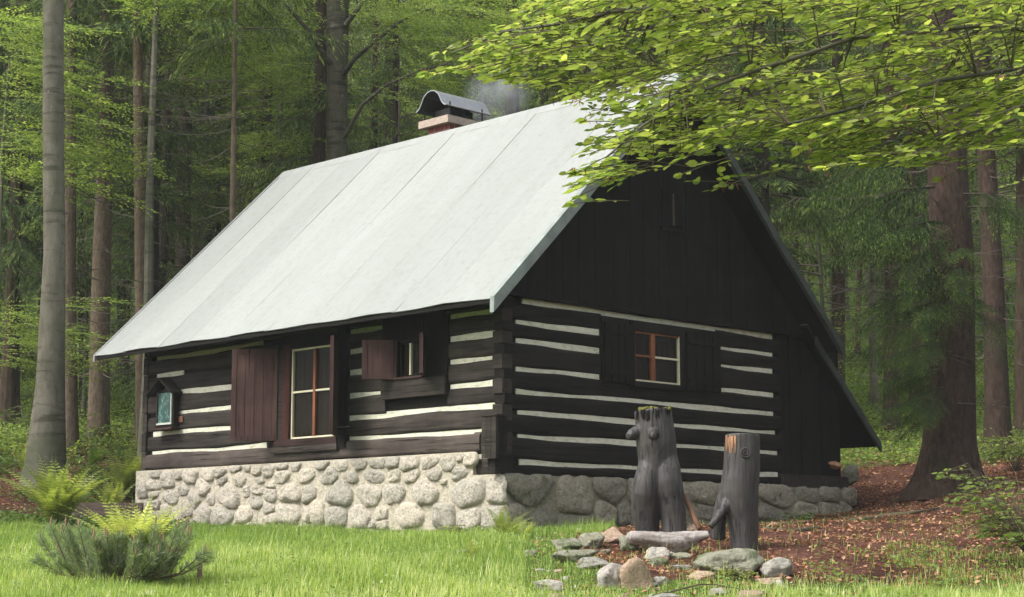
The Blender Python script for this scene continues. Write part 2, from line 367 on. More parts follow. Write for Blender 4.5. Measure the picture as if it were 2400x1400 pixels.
# --- long wall (local plane a = 0, runs along b)
lw = MB().box(.05, .22, .05, L - .02, .15, 2.7).build('long_wall', M_dark, house)
ZS = [.447, .768, 1.096, 1.447, 1.769, 2.081]; TH = .062
def bA(u, z): # b for photo column u at height z on the long wall
    v = 700.0
    for _ in range(6):
        b_, z_ = hitA(u, v); v += (z_ - z) * FPX / 26
    return hitA(u, v)[0]
def aB(u, z, b=0.):
    v = 700.0
    for _ in range(6):
        a_, z_ = hitB(u, v, b); v += (z_ - z) * FPX / 26
    return hitB(u, v, b)[0]
edges = [.165] + [e for z in ZS for e in (z - TH / 2, z + TH / 2)] + [2.50]
win_b0, win_b1 = bA(815, 1.2), bA(655, 1.2)
w2_b0, w2_b1 = bA(1052, 1.2), bA(900, 1.2)
nlog = 0
for i in range(7):
    lo, hi = edges[2 * i], edges[2 * i + 1]
    if i == 0: segs = [(0.44, L)]
    elif lo < 1.9: segs = [(.02, win_b0 + .02), (win_b1 - .02, L)]
    else: segs = [(.02, L)]
    if 1.0 < lo < 1.9 or (1.0 < hi and lo < 1.9): # small window cuts the logs
        segs = [(.02, w2_b0 + .03), (w2_b1 - .03, win_b0 + .02), (win_b1 - .02, L)]
    for s0, s1 in segs:
        wavy_beam('b', s0, s1, lo, hi, -.03 if i == 0 else 0, .05, M_sill if i == 0 else M_logY, 'log', lw, 10 + nlog, max(6, int((s1 - s0) * 6)), .013); nlog += 1
# short bottom logs at the near corner, below the sill
wavy_beam('b', .02, bA(1110, .0), -.165, .06, 0, .2, M_logY, 'log', lw, 61, 4)
wavy_beam('b', .02, bA(1112, .3) + .02, .115, edges[1], 0.002, .2, M_logY, 'log', lw, 62, 4)
MB().box(.03, .1, .2, bA(1112, .1), .05, .12).build('chinking', M_chink, lw)
def cstrip(axis, s0, s1, z, parent, th=.10):
    m = MB()
    if axis == 'b': m.box(.028, .06, s0, s1, z - th / 2, z + th / 2)
    else: m.box(s0, s1, .028, .06, z - th / 2, z + th / 2)
    m.build('chinking', M_chink, parent)
for z, us in zip(ZS, [[(354, 622), (816, 1131)], [(356, 552), (816, 1157)], [(400, 552), (816, 900), (1052, 1157)], [(404, 552), (816, 900), (1052, 1157)],
                      [(365, 427), (816, 900), (1052, 1159)], [(365, 612), (814, 1157)]]):
    for u1, u0 in us: cstrip('b', bA(u0, z), bA(u1, z), z, lw)
# --- gable wall (local plane b = 0, runs along a)
gw = MB().box(.222, W - .05, .05, .22, -.12, 2.7).build('gable_wall', M_dark, house)
ZG = [0, .361, .678, .982, 1.283, 1.673, 1.941, 2.243]
ge = [-.165] + [e for z in ZG for e in (z - .03, z + .03)] + [2.50]
gwin0, gwin1 = aB(1408, 1.5), aB(1684, 1.5)
WE = aB(1826, 1.0)
for i in range(9):
    lo, hi = ge[2 * i], ge[2 * i + 1]
    segs = [(.0, WE + .05)]
    if lo > 1.2 and hi < 2.3: segs = [(.0, gwin0 + .03), (gwin1 - .03, WE + .05)]
    for s0, s1 in segs:
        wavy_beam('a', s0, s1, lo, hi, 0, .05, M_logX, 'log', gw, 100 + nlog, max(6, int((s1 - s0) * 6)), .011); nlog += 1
for z, us in zip(ZG, [[(1221, 1826)], [(1217, 1824)], [(1217, 1819)], [(1213, 1815)], [(1213, 1408), (1682, 1815)], [(1213, 1408), (1682, 1813)],
                      [(1213, 1408), (1682, 1813)], [(1228, 1813)]]):
    for u0, u1 in us: cstrip('a', aB(u0, z), aB(u1, z), z, gw, .09)
# corner joints: interlocked squared log ends, alternately proud
cz = sorted([.06] + ZS + [2.35]); r = random.Random(4)
zb = [-.165, .10, .41, .56, .79, .93, 1.14, 1.27, 1.48, 1.62, 1.80, 1.93, 2.11, 2.28, 2.48]
for i in range(len(zb) - 1):
    pr = .012 + .018 * (i % 2) + r.random() * .008
    m = MB().box(-pr, .16, -.012 - .02 * ((i + 1) % 2), .16 + .02 * (i % 2), zb[i] + .004, zb[i + 1] - .004)
    m.build('log_end', M_logY if i % 2 else M_logX, gw)
for i in range(7):
    MB().box(-.02 - .01 * (i % 2), .1, L - .1, L + .03, edges[2 * i] + (.01 if i else -.0), (edges[2 * i + 2] if i < 6 else 2.5) - .005).build('log_end', M_logY, lw)
# far corner post end below the sill
MB().box(-.02, .12, L - .02, L + .12, -.12, .162).build('corner_block', M_logY, house)
# --- gable cladding : vertical boards under the roof slopes
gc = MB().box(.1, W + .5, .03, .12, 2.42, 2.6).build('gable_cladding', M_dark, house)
a = -.15; i = 0; r = random.Random(9)
slope = (RZ - EZ) / (RA + AO)
def roof_z(a): return EZ + (a + AO) * slope if a < RA else RZ - (a - RA) * slope
while a < W + .55:
    wd = .14 + r.random() * .07; a2 = min(a + wd, W + .58)
    t0, t1 = roof_z(a) - .16, roof_z(a2) - .16
    f = -.05 - (i % 2) * .004 - r.random() * .004; lo = 2.335 + r.random() * .01
    if a < RA < a2: a2 = RA; t1 = roof_z(a2) - .16
    if min(t0, t1) > lo + .02:
        V = [(a + .0015, f, lo), (a2 - .0015, f, lo), (a2 - .0015, f, t1), (a + .0015, f, t0), (a + .0015, .03, lo), (a2 - .0015, .03, lo), (a2 - .0015, .03, t1), (a + .0015, .03, t0)]
        MB().add(V, [(0, 3, 2, 1), (4, 5, 6, 7), (0, 1, 5, 4), (1, 2, 6, 5), (2, 3, 7, 6), (3, 0, 4, 7)]).build('board', M_dark, gc)
    a = a2; i += 1
MB().box(-.2, W + .55, -.075, -.02, 2.285, 2.332).build('ledge', M_dark, gc)
# attic hatch near the apex
h0, h1 = aB(1545, 4.2), aB(1588, 4.2)
hat = MB().box(h0, h1, -.078, -.07, 3.72, 4.22).build('attic_window', M_dark, house)
MB().box(h0 - .03, h0, -.082, -.07, 3.68, 4.26).build('frame', M_dark, hat); MB().box(h1, h1 + .03, -.082, -.07, 3.68, 4.26).build('frame', M_dark, hat)
MB().box(h0 - .06, h1 + .06, -.10, -.07, 3.63, 3.678).build('sill', M_dark, hat)
MB().box((h0 + h1) / 2 - .012, (h0 + h1) / 2 + .012, -.105, -.07, 3.72, 4.22).build('muntin', plain('dull_brown_bar', (.06, .045, .03)), hat)

# --- windows
def glassm():
    m = Mat('window_glass', .05, .5); t = m.new('ShaderNodeBsdfTransparent'); t.inputs[0].default_value = (.80, .84, .80, 1); g = m.new('ShaderNodeBsdfGlossy'); g.inputs['Roughness'].default_value = .04
    f = m.new('ShaderNodeFresnel'); f.inputs['IOR'].default_value = 1.07; x = m.new('ShaderNodeMixShader'); m.l(f.outputs[0], x.inputs[0]); m.l(t.outputs[0], x.inputs[1]); m.l(g.outputs[0], x.inputs[2])
    n = m.noise(m.coord(), 3.5, 2); b = m.new('ShaderNodeBump'); b.inputs['Strength'].default_value = .06; b.inputs['Distance'].default_value = .03; m.l(n, b.inputs['Height']); m.l(b.outputs[0], g.inputs['Normal']); m.l(x.outputs[0], m.out.inputs[0]); return m.m
M_curt = plain('dark_red_curtain_cloth', (.028, .012, .011), .9, 30, .4)
M_glass = glassm()
def win(axis, s0, s1, z0, z1, d, parent, cols, rows, mullion_mat, fw=.045, mw=.03, fmat=None, lmat=None):
    fmat = fmat or M_cream
    """glazed window; d = outer face position, panes recessed behind muntins"""
    def bx(s0, s1, f, b, z0, z1):
        return MB().box(f, b, s0, s1, z0, z1) if axis == 'b' else MB().box(s0, s1, f, b, z0, z1)
    w = bx(s0 - .01, s1 + .01, d + .055, d + .07, z0 - .01, z1 + .01).build('window', M_black, parent)
    V = []; F = []; nn = 28
    for i in range(nn + 1):
        q = s0 + (s1 - s0) * i / nn; o_ = d + .047 + .006 * math.sin(i * 1.9) + .003 * math.sin(i * .8)
        for z in (z0 + .01, z1 - .01 - .10 * math.sin(PI * i / nn)): V.append((o_, q, z) if axis == 'b' else (q, o_, z))
    F = [(2 * i, 2 * i + 2, 2 * i + 3, 2 * i + 1) for i in range(nn)]
    MB().add(V, F).build('curtain', M_curt, w)
    for q in ((s0, s0 + fw), (s1 - fw, s1)): bx(q[0], q[1], d, d + .05, z0, z1).build('frame', (lmat or fmat) if q[0] == s0 else fmat, w)
    for q in ((z0, z0 + fw), (z1 - fw, z1)): bx(s0 + fw, s1 - fw, d + .002, d + .05, q[0], q[1]).build('frame', (lmat or fmat) if q[0] != z0 else fmat, w)
    cs = [s0 + fw + (s1 - s0 - 2 * fw) * c for c in cols]; rs = [z0 + fw + (z1 - z0 - 2 * fw) * c for c in rows]
    for c in cs: bx(c - mw, c + mw, d - .004, d + .05, z0 + fw, z1 - fw).build('mullion', mullion_mat, w)
    sp = [s0 + fw] + [x for c in cs for x in (c - mw, c + mw)] + [s1 - fw]
    for i in range(0, len(sp), 2):
        for c in rs: bx(sp[i], sp[i + 1], d + .004, d + .045, c - .014, c + .014).build('muntin', M_cream if i else (lmat or M_cream), w)
        zz = [z0 + fw] + [x for c in rs for x in (c - .014, c + .014)] + [z1 - fw]
        for j in range(0, len(zz), 2): bx(sp[i], sp[i + 1], d + .03, d + .036, zz[j], zz[j + 1]).build('pane', M_glass, w)
    return w
def shutter(hb, z0, z1, width, ang, side, name='shutter', d=-.05, nb=4):
    """side=+1: hinge on the far (+b) side; ang = opening from closed"""
    s = empty(name, (d, hb, 0)); s.parent = house
    s.rotation_euler = (0, 0, ang)
    # local x along the leaf
    e = bpy.data.objects.remove(s)
    ca, sa = math.cos(ang), math.sin(ang)
    sgn = -side                                     # closed leaf runs from the hinge towards -b if side=+1
    def P(t, w, z):   # t along leaf, w = outwards when closed
        b_, a_ = sgn * (t * ca + w * sa * 1.0), -(t * sa - w * ca)
        return (d + a_, hb + b_, z)
    def bx(t0, t1, w0, w1, za, zb2):
        c = [P(t, w, z) for z in (za, zb2) for (t, w) in ((t0, w0), (t1, w0), (t1, w1), (t0, w1))]
        return MB().add(c, [(0, 3, 2, 1), (4, 5, 6, 7), (0, 1, 5, 4), (1, 2, 6, 5), (2, 3, 7, 6), (3, 0, 4, 7)])
    r = bx(.004, width - .004, -.004, .004, z0 + .004, z1 - .004).build(name, M_shut, house)
    fw = .075
    for w0, w1, q in ((.004, .026, 1), (-.026, -.004, 0)):
        bx(0, fw, w0, w1, z0, z1).build('stile', M_shut, r); bx(width - fw, width, w0, w1, z0, z1).build('stile', M_shut, r)
        bx(fw, width - fw, w0, w1, z0, z0 + fw).build('rail', M_shut, r); bx(fw, width - fw, w0, w1, z1 - fw, z1).build('rail', M_shut, r)
        k = nb; pw = (width - 2 * fw) / k
        for i in range(k): bx(fw + i * pw + .004, fw + (i + 1) * pw - .004, w0 + (-.0 if q else .006), w1 - (.008 if q else 0), z0 + fw, z1 - fw).build('plank', M_shut, r)
    return r
M_brownsill = wood('brown_sill_paint', (.028, .016, .014), (.055, .032, .028), 1)
# big window with casing
gz0, gz1 = hitA(745, 1026)[1], hitA(745, 812)[1]
gb1, gb0 = bA(684, 1.2), bA(797, 1.2)
ZB, ZT = hitA(735, 1040)[1], 2.0
win('b', gb0, gb1, gz0, gz1, -.01, house, [.52], [.52], M_orange, .030, .028)
cas = MB().box(-.045, .03, win_b1 - .14, win_b1, ZB, 2.02).build('window_casing', M_darkY, house)
MB().box(-.05, .03, gb1 + .002, win_b1 - .142, ZB + .05, 2.0).build('jamb', wood('shutter_red_jamb', (.035, .012, .010), (.06, .022, .018), 2), cas)
MB().box(-.06, .03, win_b0 - .02, gb0 - .002, ZB - .1, 2.16).build('post', M_dark, cas)
MB().box(-.048, .03, gb0, win_b1 - .002, gz1 + .002, 2.05).build('lintel', M_dark, cas)
MB().box(-.085, .03, gb0 - .02, win_b1 + .03, ZB - .02, gz0 - .002).build('sill', M_brownsill, cas)
MB().box(-.10, .03, gb0 - .05, win_b1 + .1, ZB - .12, ZB - .025).build('sill_beam', M_logY, cas)
sz0, sz1 = gz0 - .01, gz1 + .03
shutter(win_b1 - .01, sz0, sz1, .72, math.radians(133), +1, nb=4)
shutter(gb0 - .0, sz0, sz1, .72, math.radians(134), -1, nb=4)
MB().box(-.17, -.06, gb0 - .16, gb0 - .13, sz0 + .12, sz0 + .135).box(-.17, -.155, gb0 - .42, gb0 - .13, sz0 + .12, sz0 + .133).build('shutter_hook', M_metal, house)
# small window
s0b, s1b = bA(985, 1.4), bA(938, 1.4)
wz0, wz1 = hitA(960, 884)[1], hitA(960, 800)[1]
win('b', s0b - .12, s1b, wz0, wz1, .0, house, [.62], [], M_cream, .03, .016, M_dark)
cs2 = MB().box(-.045, .05, w2_b0, s0b - .125, wz0 - .27, wz1 + .36).build('window_casing', M_dark, house)
MB().box(-.046, .05, s1b + .004, w2_b1, wz0 - .27, wz1 + .36).build('jamb', M_dark, cs2)
MB().box(-.058, .05, s0b - .12, s1b, wz1 + .004, wz1 + .352).build('lintel', M_dark, cs2)
MB().box(-.075, .05, w2_b0 + .01, w2_b1 - .01, wz0 - .30, wz0 - .035).build('sill_board', M_darkY, cs2)
MB().box(-.10, .05, s0b - .14, s1b + .04, wz0 - .032, wz0 - .002).build('sill', M_shut, cs2)
shutter(s1b + .03, wz0 - .02, wz1 + .03, .50, math.radians(133), +1, nb=3)
shutter(s0b - .13, wz0 - .02, wz1 + .03, .50, math.radians(134), -1, nb=3)
# gable window and flat folded-back shutters
ga0, gz_b = hitB(1484, 893); ga1, gz_t = hitB(1589, 793)
gwn = win('a', ga0, ga1, gz_b - .0, gz_t + .02, -.03, house, [.40], [.52], M_orange, .026, .045, None, M_orange)
gcas = MB().box(gwin0, ga0 - .1, -.03, .045, gz_b - .1, 2.185).build('window_casing', M_dark, house)
MB().box(ga1 + .1, gwin1, -.03, .045, gz_b - .1, 2.185).build('jamb', M_dark, gcas)
MB().box(ga0 - .098, ga0 - .002, -.05, .045, gz_b - .06, 2.18).build('jamb', M_dark, gcas); MB().box(ga1 + .002, ga1 + .098, -.05, .045, gz_b - .06, 2.18).build('jamb', M_dark, gcas)
MB().box(ga0, ga1, -.052, .045, gz_t + .024, 2.18).build('lintel', M_dark, gcas)
MB().box(ga0 - .06, ga1 + .06, -.07, .045, gz_b - .09, gz_b - .004).build('sill', M_dark, gcas)
for q0, q1 in ((gwin0 + .02, ga0 - .12), (ga1 + .13, gwin1 - .03)):
    s = MB().box(q0, q1, -.062, -.036, gz_b - .05, gz_t + .10).build('shutter', M_dark, house)
    k = 4; pw = (q1 - q0) / k
    for i in range(k): MB().box(q0 + i * pw + .004, q0 + (i + 1) * pw - .004, -.078, -.064, gz_b - .05, gz_t + .10).build('plank', M_dark, s)
    for zz in (gz_b + .05, gz_t - .08): MB().box(q0 + .02, q1 - .02, -.096, -.080, zz, zz + .07).build('batten', M_dark, s)
# --- bracket on the near corner
br = MB().box(-.255, -.085, -.135, .145, .05, .575).build('corner_bracket', M_logY, house)
for q0, q1 in ((-.135, -.045), (-.037, .055), (.063, .145)): MB().box(-.272, -.258, q0, q1, .03, .60 - .02 * abs(q0)).build('plank', M_logY, br)
for q0, q1 in ((-.255, -.175), (-.167, -.085)): MB().box(q0, q1, -.152, -.138, .03, .595).build('plank', M_logX, br)
MB().box(-.29, -.07, -.16, .16, .602, .625).build('cap', M_logY, br)
MB().box(-.20, .02, -.05, .10, -.15, .046).build('bearer', M_logX, br)
MB().box(-.083, .02, -.06, .10, .2, .40).build('bearer', M_logX, br)
# --- lean-to
_, _ = 0, 0
LB = -.20
la0, lz0 = hitB(1940, 832, LB); la1, lz1 = hitB(2066, 1040, LB)
wall_end = aB(1965, .6, .1)
lt = MB().box(WE + .05, wall_end, .13, 3.6, .02, 2.2).build('lean_to', M_dark, house)
a = WE + .06; r = random.Random(3)
while a < wall_end - .02:
    a2 = min(a + .15 + r.random() * .04, wall_end); f = .06 + r.random() * .02
    MB().box(a, a2 - .008, f, .128, .03, 2.33).build('board', M_dark, lt); a = a2
MB().box(WE + .02, wall_end + .02, -.06, .2, -.19, .018).build('sill_beam', M_darkY, lt)
sl2 = (lz1 - lz0) / (la1 - la0)
def slab_roof(a0, z0, a1, z1, b0, b1, th):
    return [(a0, b0, z0), (a1, b0, z1), (a1, b1, z1), (a0, b1, z0), (a0, b0, z0 - th), (a1, b0, z1 - th), (a1, b1, z1 - th), (a0, b1, z0 - th)]
BF = [(0, 1, 2, 3), (4, 7, 6, 5), (0, 4, 5, 1), (1, 5, 6, 2), (2, 6, 7, 3), (3, 7, 4, 0)]
lr = MB().add(slab_roof(la0 - .5, lz0 - .5 * sl2, la1, lz1, LB + .04, 4.2, .05), BF).build('lean_to_roof', M_dark, house)
MB().add(slab_roof(la0 - .5, lz0 - .5 * sl2 + .012, la1, lz1 + .012, LB + .042, 4.2, .01), BF).build('roofing_sheet', M_verge, lr)
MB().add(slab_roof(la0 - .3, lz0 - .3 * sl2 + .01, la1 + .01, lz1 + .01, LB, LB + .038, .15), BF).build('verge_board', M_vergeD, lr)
for bb in (1., 2., 3.): MB().add(slab_roof(la0, lz0 - .052, la1 - .1, lz1 - .052 - .1 * sl2 * -1, bb, bb + .08, .1), BF).build('rafter', M_dark, lr)
MB().box(wall_end + .02, la1 - .12, .05, .12, lz1 - .04, lz1 + .0).build('tie', M_dark, lr)
# --- roof : deck, laid sheets, verge, underside
deck = MB().add(slab_roof(-AO + .02, EZ - .02, RA, RZ - .03, -PO + .05, L + PB - .02, .05), BF).build('roof', M_dark, house)
MB().add(slab_roof(RA, RZ - .03, AR, EZ - .02, -PO + .05, L + PB - .02, .08), BF).build('back_slope', M_dark, deck)
MB().add(slab_roof(RA + .01, RZ - .01, AR + .02, EZ - .0, -PO + .047, L + PB - .02, .012), BF).build('roofing_sheet', M_roof, deck)
r = random.Random(12); nb = 10; b0 = -PO; wb = (L + PB + PO) / nb; nrm = Vector((-slope, 0, 1)).normalized()
for i in range(nb):
    bs, be = b0 + i * wb, b0 + (i + 1) * wb + (.07 if i < nb - 1 else 0)
    n = 14; lift = .001 + (.0025 if i % 2 else 0); V = []; F = []
    for j in range(n + 1):
        t = j / n
        for b in (bs, bs + .03, (bs + be) / 2, be - .03, be):
            a_ = -AO + (RA + AO) * t; z_ = EZ + (RZ - EZ) * t
            e = lift + .006 * math.sin(b * 2.3 + t * 5 + i) 
            sg = -.012 * math.sin(PI * t) * (1 + .4 * math.sin(b * .8)) + (0 if 0 < j else .012 * math.sin(b * 3.1 + i))
            V.append((a_ + nrm.x * e, b, z_ + nrm.z * e + sg))
    m = len(V)
    V += [(x - nrm.x * .012, y, z - nrm.z * .012) for x, y, z in V]
    for j in range(n):
        for k in range(4):
            p = j * 5 + k; F += [(p, p + 1, p + 6, p + 5), (m + p, m + p + 5, m + p + 6, m + p + 1)]
    for k in range(4): F += [(k, m + k, m + k + 1, k + 1), (n * 5 + k, n * 5 + k + 1, m + n * 5 + k + 1, m + n * 5 + k)]
    for j in range(n): F += [(j * 5, j * 5 + 5, m + j * 5 + 5, m + j * 5), (j * 5 + 4, m + j * 5 + 4, m + j * 5 + 9, j * 5 + 9)]
    MB().add(V, F).build('roofing_sheet', M_roof, deck, smooth=False)
# verge: folded felt over a board, on the near gable (two slopes) and the far gable
def verge(a0, z0, a1, z1, b0, b1, th, nm='verge_board', mt=None):
    n = 12; V = []; r = random.Random(int(a0 * 10))
    for i in range(n + 1):
        t = i / n; w = .010 * math.sin(t * 9) + r.uniform(-.008, .008)
        a_, z_ = a0 + (a1 - a0) * t, z0 + (z1 - z0) * t
        V += [(a_, b0 - w * .4, z_), (a_, b1, z_), (a_, b1, z_ - th + w), (a_, b0 + .01 - w, z_ - th + w)]
    F = [(i * 4 + k, i * 4 + (k + 1) % 4, i * 4 + 4 + (k + 1) % 4, i * 4 + 4 + k) for i in range(n) for k in range(4)] + [(0, 1, 2, 3), (n * 4 + 3, n * 4 + 2, n * 4 + 1, n * 4)]
    return MB().add(V, F).build(nm, mt or M_verge, deck)
verge(-AO, EZ + .012, RA, RZ + .012, -PO - .035, -PO + .045, .22)
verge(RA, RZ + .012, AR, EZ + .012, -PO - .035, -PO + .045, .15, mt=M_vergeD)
verge(-AO, EZ + .015, RA, RZ + .015, L + PB + .002, L + PB + .05, .12, mt=M_roof)
MB().add([(RA - .16, b, RZ - .16 * slope + .008 + o_) if s < 0 else (RA + .16, b, RZ - .16 * slope + .008 + o_) if s > 0 else (RA, b, RZ + .012 + o_)
          for b in (-PO - .03, L + PB + .03) for o_ in (0, -.02) for s in (-1, 0, 1)],
         [(0, 1, 7, 6), (1, 2, 8, 7), (3, 9, 10, 4), (4, 10, 11, 5), (0, 6, 9, 3), (2, 5, 11, 8), (0, 3, 4, 1), (1, 4, 5, 2), (6, 7, 10, 9), (7, 8, 11, 10)]).build('ridge_strip', M_roof, deck)
for i in range(12):
    b = .2 + i * (L - .3) / 11
    MB().add(slab_roof(-.35, EZ - .125 + (AO - .35) * slope, 1.2, EZ - .125 + (1.2 + AO) * slope, b, b + .09, .12), BF).build('rafter', M_dark, deck)
MB().add(slab_roof(-AO + .03, EZ - .025, -AO + .05, EZ - .01, -PO + .05, L + PB - .03, .05), BF).build('fascia', M_dark, deck)
# --- chimney
ca_, = (RA + .10,)
cb, cz_ = hitA(1050, 285, ca_)     # lower near corner of the cap
ch = empty('chimney'); ch.parent = house
bpy.data.objects.remove(ch)
D1, D2, TC = 1.0, .78, .13
cap_z = cz_
shaft = MB().box(ca_ + .14, ca_ + D1 - .14, cb + .12, cb + D2 - .12, RZ - 1.3, cap_z - .002).build('chimney', M_mortr, house)
r = random.Random(2); zc = cap_z - .09 - .62
row = 0
while zc < cap_z - .05:
    h = .075; x0, x1, y0, y1 = ca_ + .14, ca_ + D1 - .14, cb + .12, cb + D2 - .12
    for face in range(2):
        s = (x0 if face == 0 else y0) - (.13 if row % 2 else 0); e = x1 if face == 0 else y1
        while s < e - .03:
            q0 = max(s, x0 if face == 0 else y0) + .008; q1 = min(s + .25, e) - .008
            if q1 - q0 > .04:
                m = MB()
                if face == 0: m.box(q0, q1, y0 - .010, y0 - .001, zc, zc + h)
                else: m.box(x0 - .010, x0 - .001, q0, q1, zc, zc + h)
                m.build('brick', M_brick, shaft)
            s += .26
    zc += .09; row += 1
MB().box(ca_, ca_ + D1, cb, cb + D2, cap_z, cap_z + TC).build('cap_slab', M_conc, shaft)
MB().box(ca_ + .22, ca_ + D1 - .22, cb + .2, cb + D2 - .2, cap_z + TC, cap_z + TC + .2).build('flue', M_black, shaft)
# bell-profiled sheet cover, axis along a
prof = [(-.40, .0), (-.35, .02), (-.30, .06), (-.25, .14), (-.19, .24), (-.10, .305), (0, .325), (.10, .305), (.19, .24), (.25, .14), (.30, .06), (.35, .02), (.40, .0)]
yc = cb + D2 / 2; zc0 = cap_z + TC + .17; V = []; F = []; n = len(prof); t = .006
for x in (ca_ - .06, ca_ + D1 + .10):
    for (y, z) in prof: V.append((x, yc + y, zc0 + z))
    for (y, z) in prof: V.append((x, yc + y * .975, zc0 + z - .012))
for i in range(n - 1):
    F += [(i, i + 1, 2 * n + i + 1, 2 * n + i), (n + i, 3 * n + i, 3 * n + i + 1, n + i + 1), (i, n + i, n + i + 1, i + 1), (2 * n + i, 2 * n + i + 1, 3 * n + i + 1, 3 * n + i)]
F += [(0, 2 * n, 3 * n, n), (n - 1, 2 * n - 1, 4 * n - 1, 3 * n - 1)]
rc = MB().add(V, F).build('rain_cover', M_metal, shaft, smooth=False)
V = []; F = []
for x in (ca_ - .055, ca_ + D1 + .095):
    for (y, z) in prof: V.append((x, yc + y * .965, zc0 + z - .018))
F = [(i, i + 1, n + i + 1, n + i) for i in range(n - 1)]
MB().add(V, F).build('black_lining', M_black, rc)  # thin black shell added inside the metal cover to make its inside black
MB().box(ca_ + .50, ca_ + .52, yc - .26, yc + .26, cap_z + TC + .004, zc0 + .12).build('baffle', M_black, rc)
for x in (ca_ + .10, ca_ + D1 - .12):
    for y in (yc - .33, yc + .33): MB().tube([(x, y, cap_z + TC - .01), (x, y, zc0 + .09)], .014, 6).build('support_rod', M_black, shaft)

# --- stone foundation
FT = .155; FG = -.17
fnd = MB().box(-.06, .3, bA(1116, .1), L + .12, FG - .003, FT - .004).box(-.06, .3, .0, L + .12, -1.6, FG - .003).build('foundation', M_mort, house)
FEND = aB(2005, -.3, -.12)
_fb = MB().box(.302, FEND - .12, -.06, .3, -1.6, FG - .004).build('footing_core', M_mortR, fnd)
def stones(cells, plane, mat, seed, depth=.10, topz=9, lim=None):
    """cells: (s, z, w, h) on the wall; outlines are bounded by the neighbours so that joints stay open"""
    r = random.Random(seed); cells = np.array(cells) * [1, 1, 1.18, 1.10]; n = len(cells)
    for i, (s, z, w, h) in enumerate(cells):
        NA, NR = 26, 6; rad = []; ph = [r.random() * 6.28 for _ in range(4)]
        for k in range(NA):
            th = 2 * PI * k / NA; dx, dz = math.cos(th), math.sin(th)
            p = 4.0; e = 1 / ((abs(dx) / (w / 2)) ** p + (abs(dz) / (h / 2)) ** p) ** (1 / p)
            e *= 1.10 + .08 * math.sin(2 * th + ph[0]) + .07 * math.sin(3 * th + ph[1]) + .05 * math.sin(7 * th + ph[2])
            for j in range(n):
                if j == i: continue
                s2, z2, w2, h2 = cells[j]; vx, vz = s2 - s, z2 - z; d = math.hypot(vx, vz)
                if d > 1.4: continue
                ux, uz = vx / d, vz / d; c = dx * ux + dz * uz
                if c <= .02: continue
                e1 = 1 / ((abs(ux) / (w / 2)) ** 4 + (abs(uz) / (h / 2)) ** 4) ** .25; e2 = 1 / ((abs(ux) / (w2 / 2)) ** 4 + (abs(uz) / (h2 / 2)) ** 4) ** .25
                lim_ = d * e1 / (e1 + e2) - .005
                e = min(e, lim_ / c)
            if dz > .01: e = min(e, (topz - .006 - z) / dz)
            if lim:
                if dx < -.01: e = min(e, (s - lim[0]) / -dx)
                if dx > .01: e = min(e, (lim[1] - s) / dx)
            rad.append(max(e, .02))
        rad = [(rad[k - 1] + 5 * rad[k] + rad[(k + 1) % NA]) / 7 * (1 + r.uniform(-.035, .03)) for k in range(NA)]
        dp = depth * (.75 + .5 * r.random()) * min(1.25, max(.7, min(w, h) / .30)); V = []; F = []
        tl = (r.uniform(-.12, .12), r.uniform(-.15, .10))
        o3 = Vector((r.random() * 50, r.random() * 50, 0))
        def pt(k, t):
            th = 2 * PI * k / NA; q = rad[k] * t; ds, dz = math.cos(th) * q, math.sin(th) * q
            prof = (1 - t ** 4.2) ** .5 if t < 1 else 0
            nn = noise.noise(Vector(((s + ds) * 7, (z + dz) * 7, seed)) + o3) * .034 + noise.noise(Vector(((s + ds) * 16, (z + dz) * 22, seed))) * .018 + noise.noise(Vector(((s + ds) * 45, (z + dz) * 55, seed))) * .012
            out = dp * prof + (nn + tl[0] * ds + tl[1] * dz) * prof - .012 * (1 - prof)
            return ds, dz, out
        rings = [.25, .48, .68, .84, .94, 1.0]
        ds, dz, out = pt(0, 0); V.append((s, z, out))
        for t in rings:
            for k in range(NA):
                ds, dz, out = pt(k, t); V.append((s + ds, z + dz, out))
        for k in range(NA):
            k2 = (k + 1) % NA; F.append((0, 1 + k, 1 + k2))
            for q in range(len(rings) - 1): F.append((1 + q * NA + k, 1 + (q + 1) * NA + k, 1 + (q + 1) * NA + k2, 1 + q * NA + k2))
        if plane == 'a': V = [(-.06 - o_, s_, z_) for s_, z_, o_ in V]
        else: V = [(s_, -.06 - o_, z_) for s_, z_, o_ in V]
        MB().add(V, F).build('stone', mat, fnd, smooth=True)
c1 = [(290,415,210,90),(585,420,160,110),(760,440,210,180),(470,490,200,190),(270,560,200,150),(980,420,220,160),(1160,400,180,110),(1370,345,220,90),(1510,330,110,80),(1660,370,110,100),(1800,370,180,140),(1980,300,170,110),(2170,310,180,110),(1400,480,260,180),(1690,490,230,90),(1980,440,290,170),(2280,440,250,180),(130,640,150,200),(270,680,150,100),(670,620,180,130),(930,590,330,190),(1190,500,120,100),(480,710,300,170),(820,760,310,190),(1030,740,110,140),(1270,700,350,300),(1510,640,90,150),(1650,620,190,130),(1620,780,250,150),(1830,690,170,190),(1840,560,150,80),(2090,660,340,230),(2340,680,150,230),(430,890,250,150),(710,880,190,180),(920,950,240,260),(1200,980,300,250),(1490,950,270,220),(1810,870,180,140),(1830,1010,210,140),(2070,940,300,260),(2350,940,160,220),(130,850,180,200),(300,820,150,120),(560,1000,200,150),(300,1000,250,180),(1550,1120,160,110),(1800,1160,250,120),(2250,1150,260,130),(1300,1160,300,100),(900,1180,350,100),(600,1150,250,100),(2040,1160,150,110),(150,1080,220,180)]
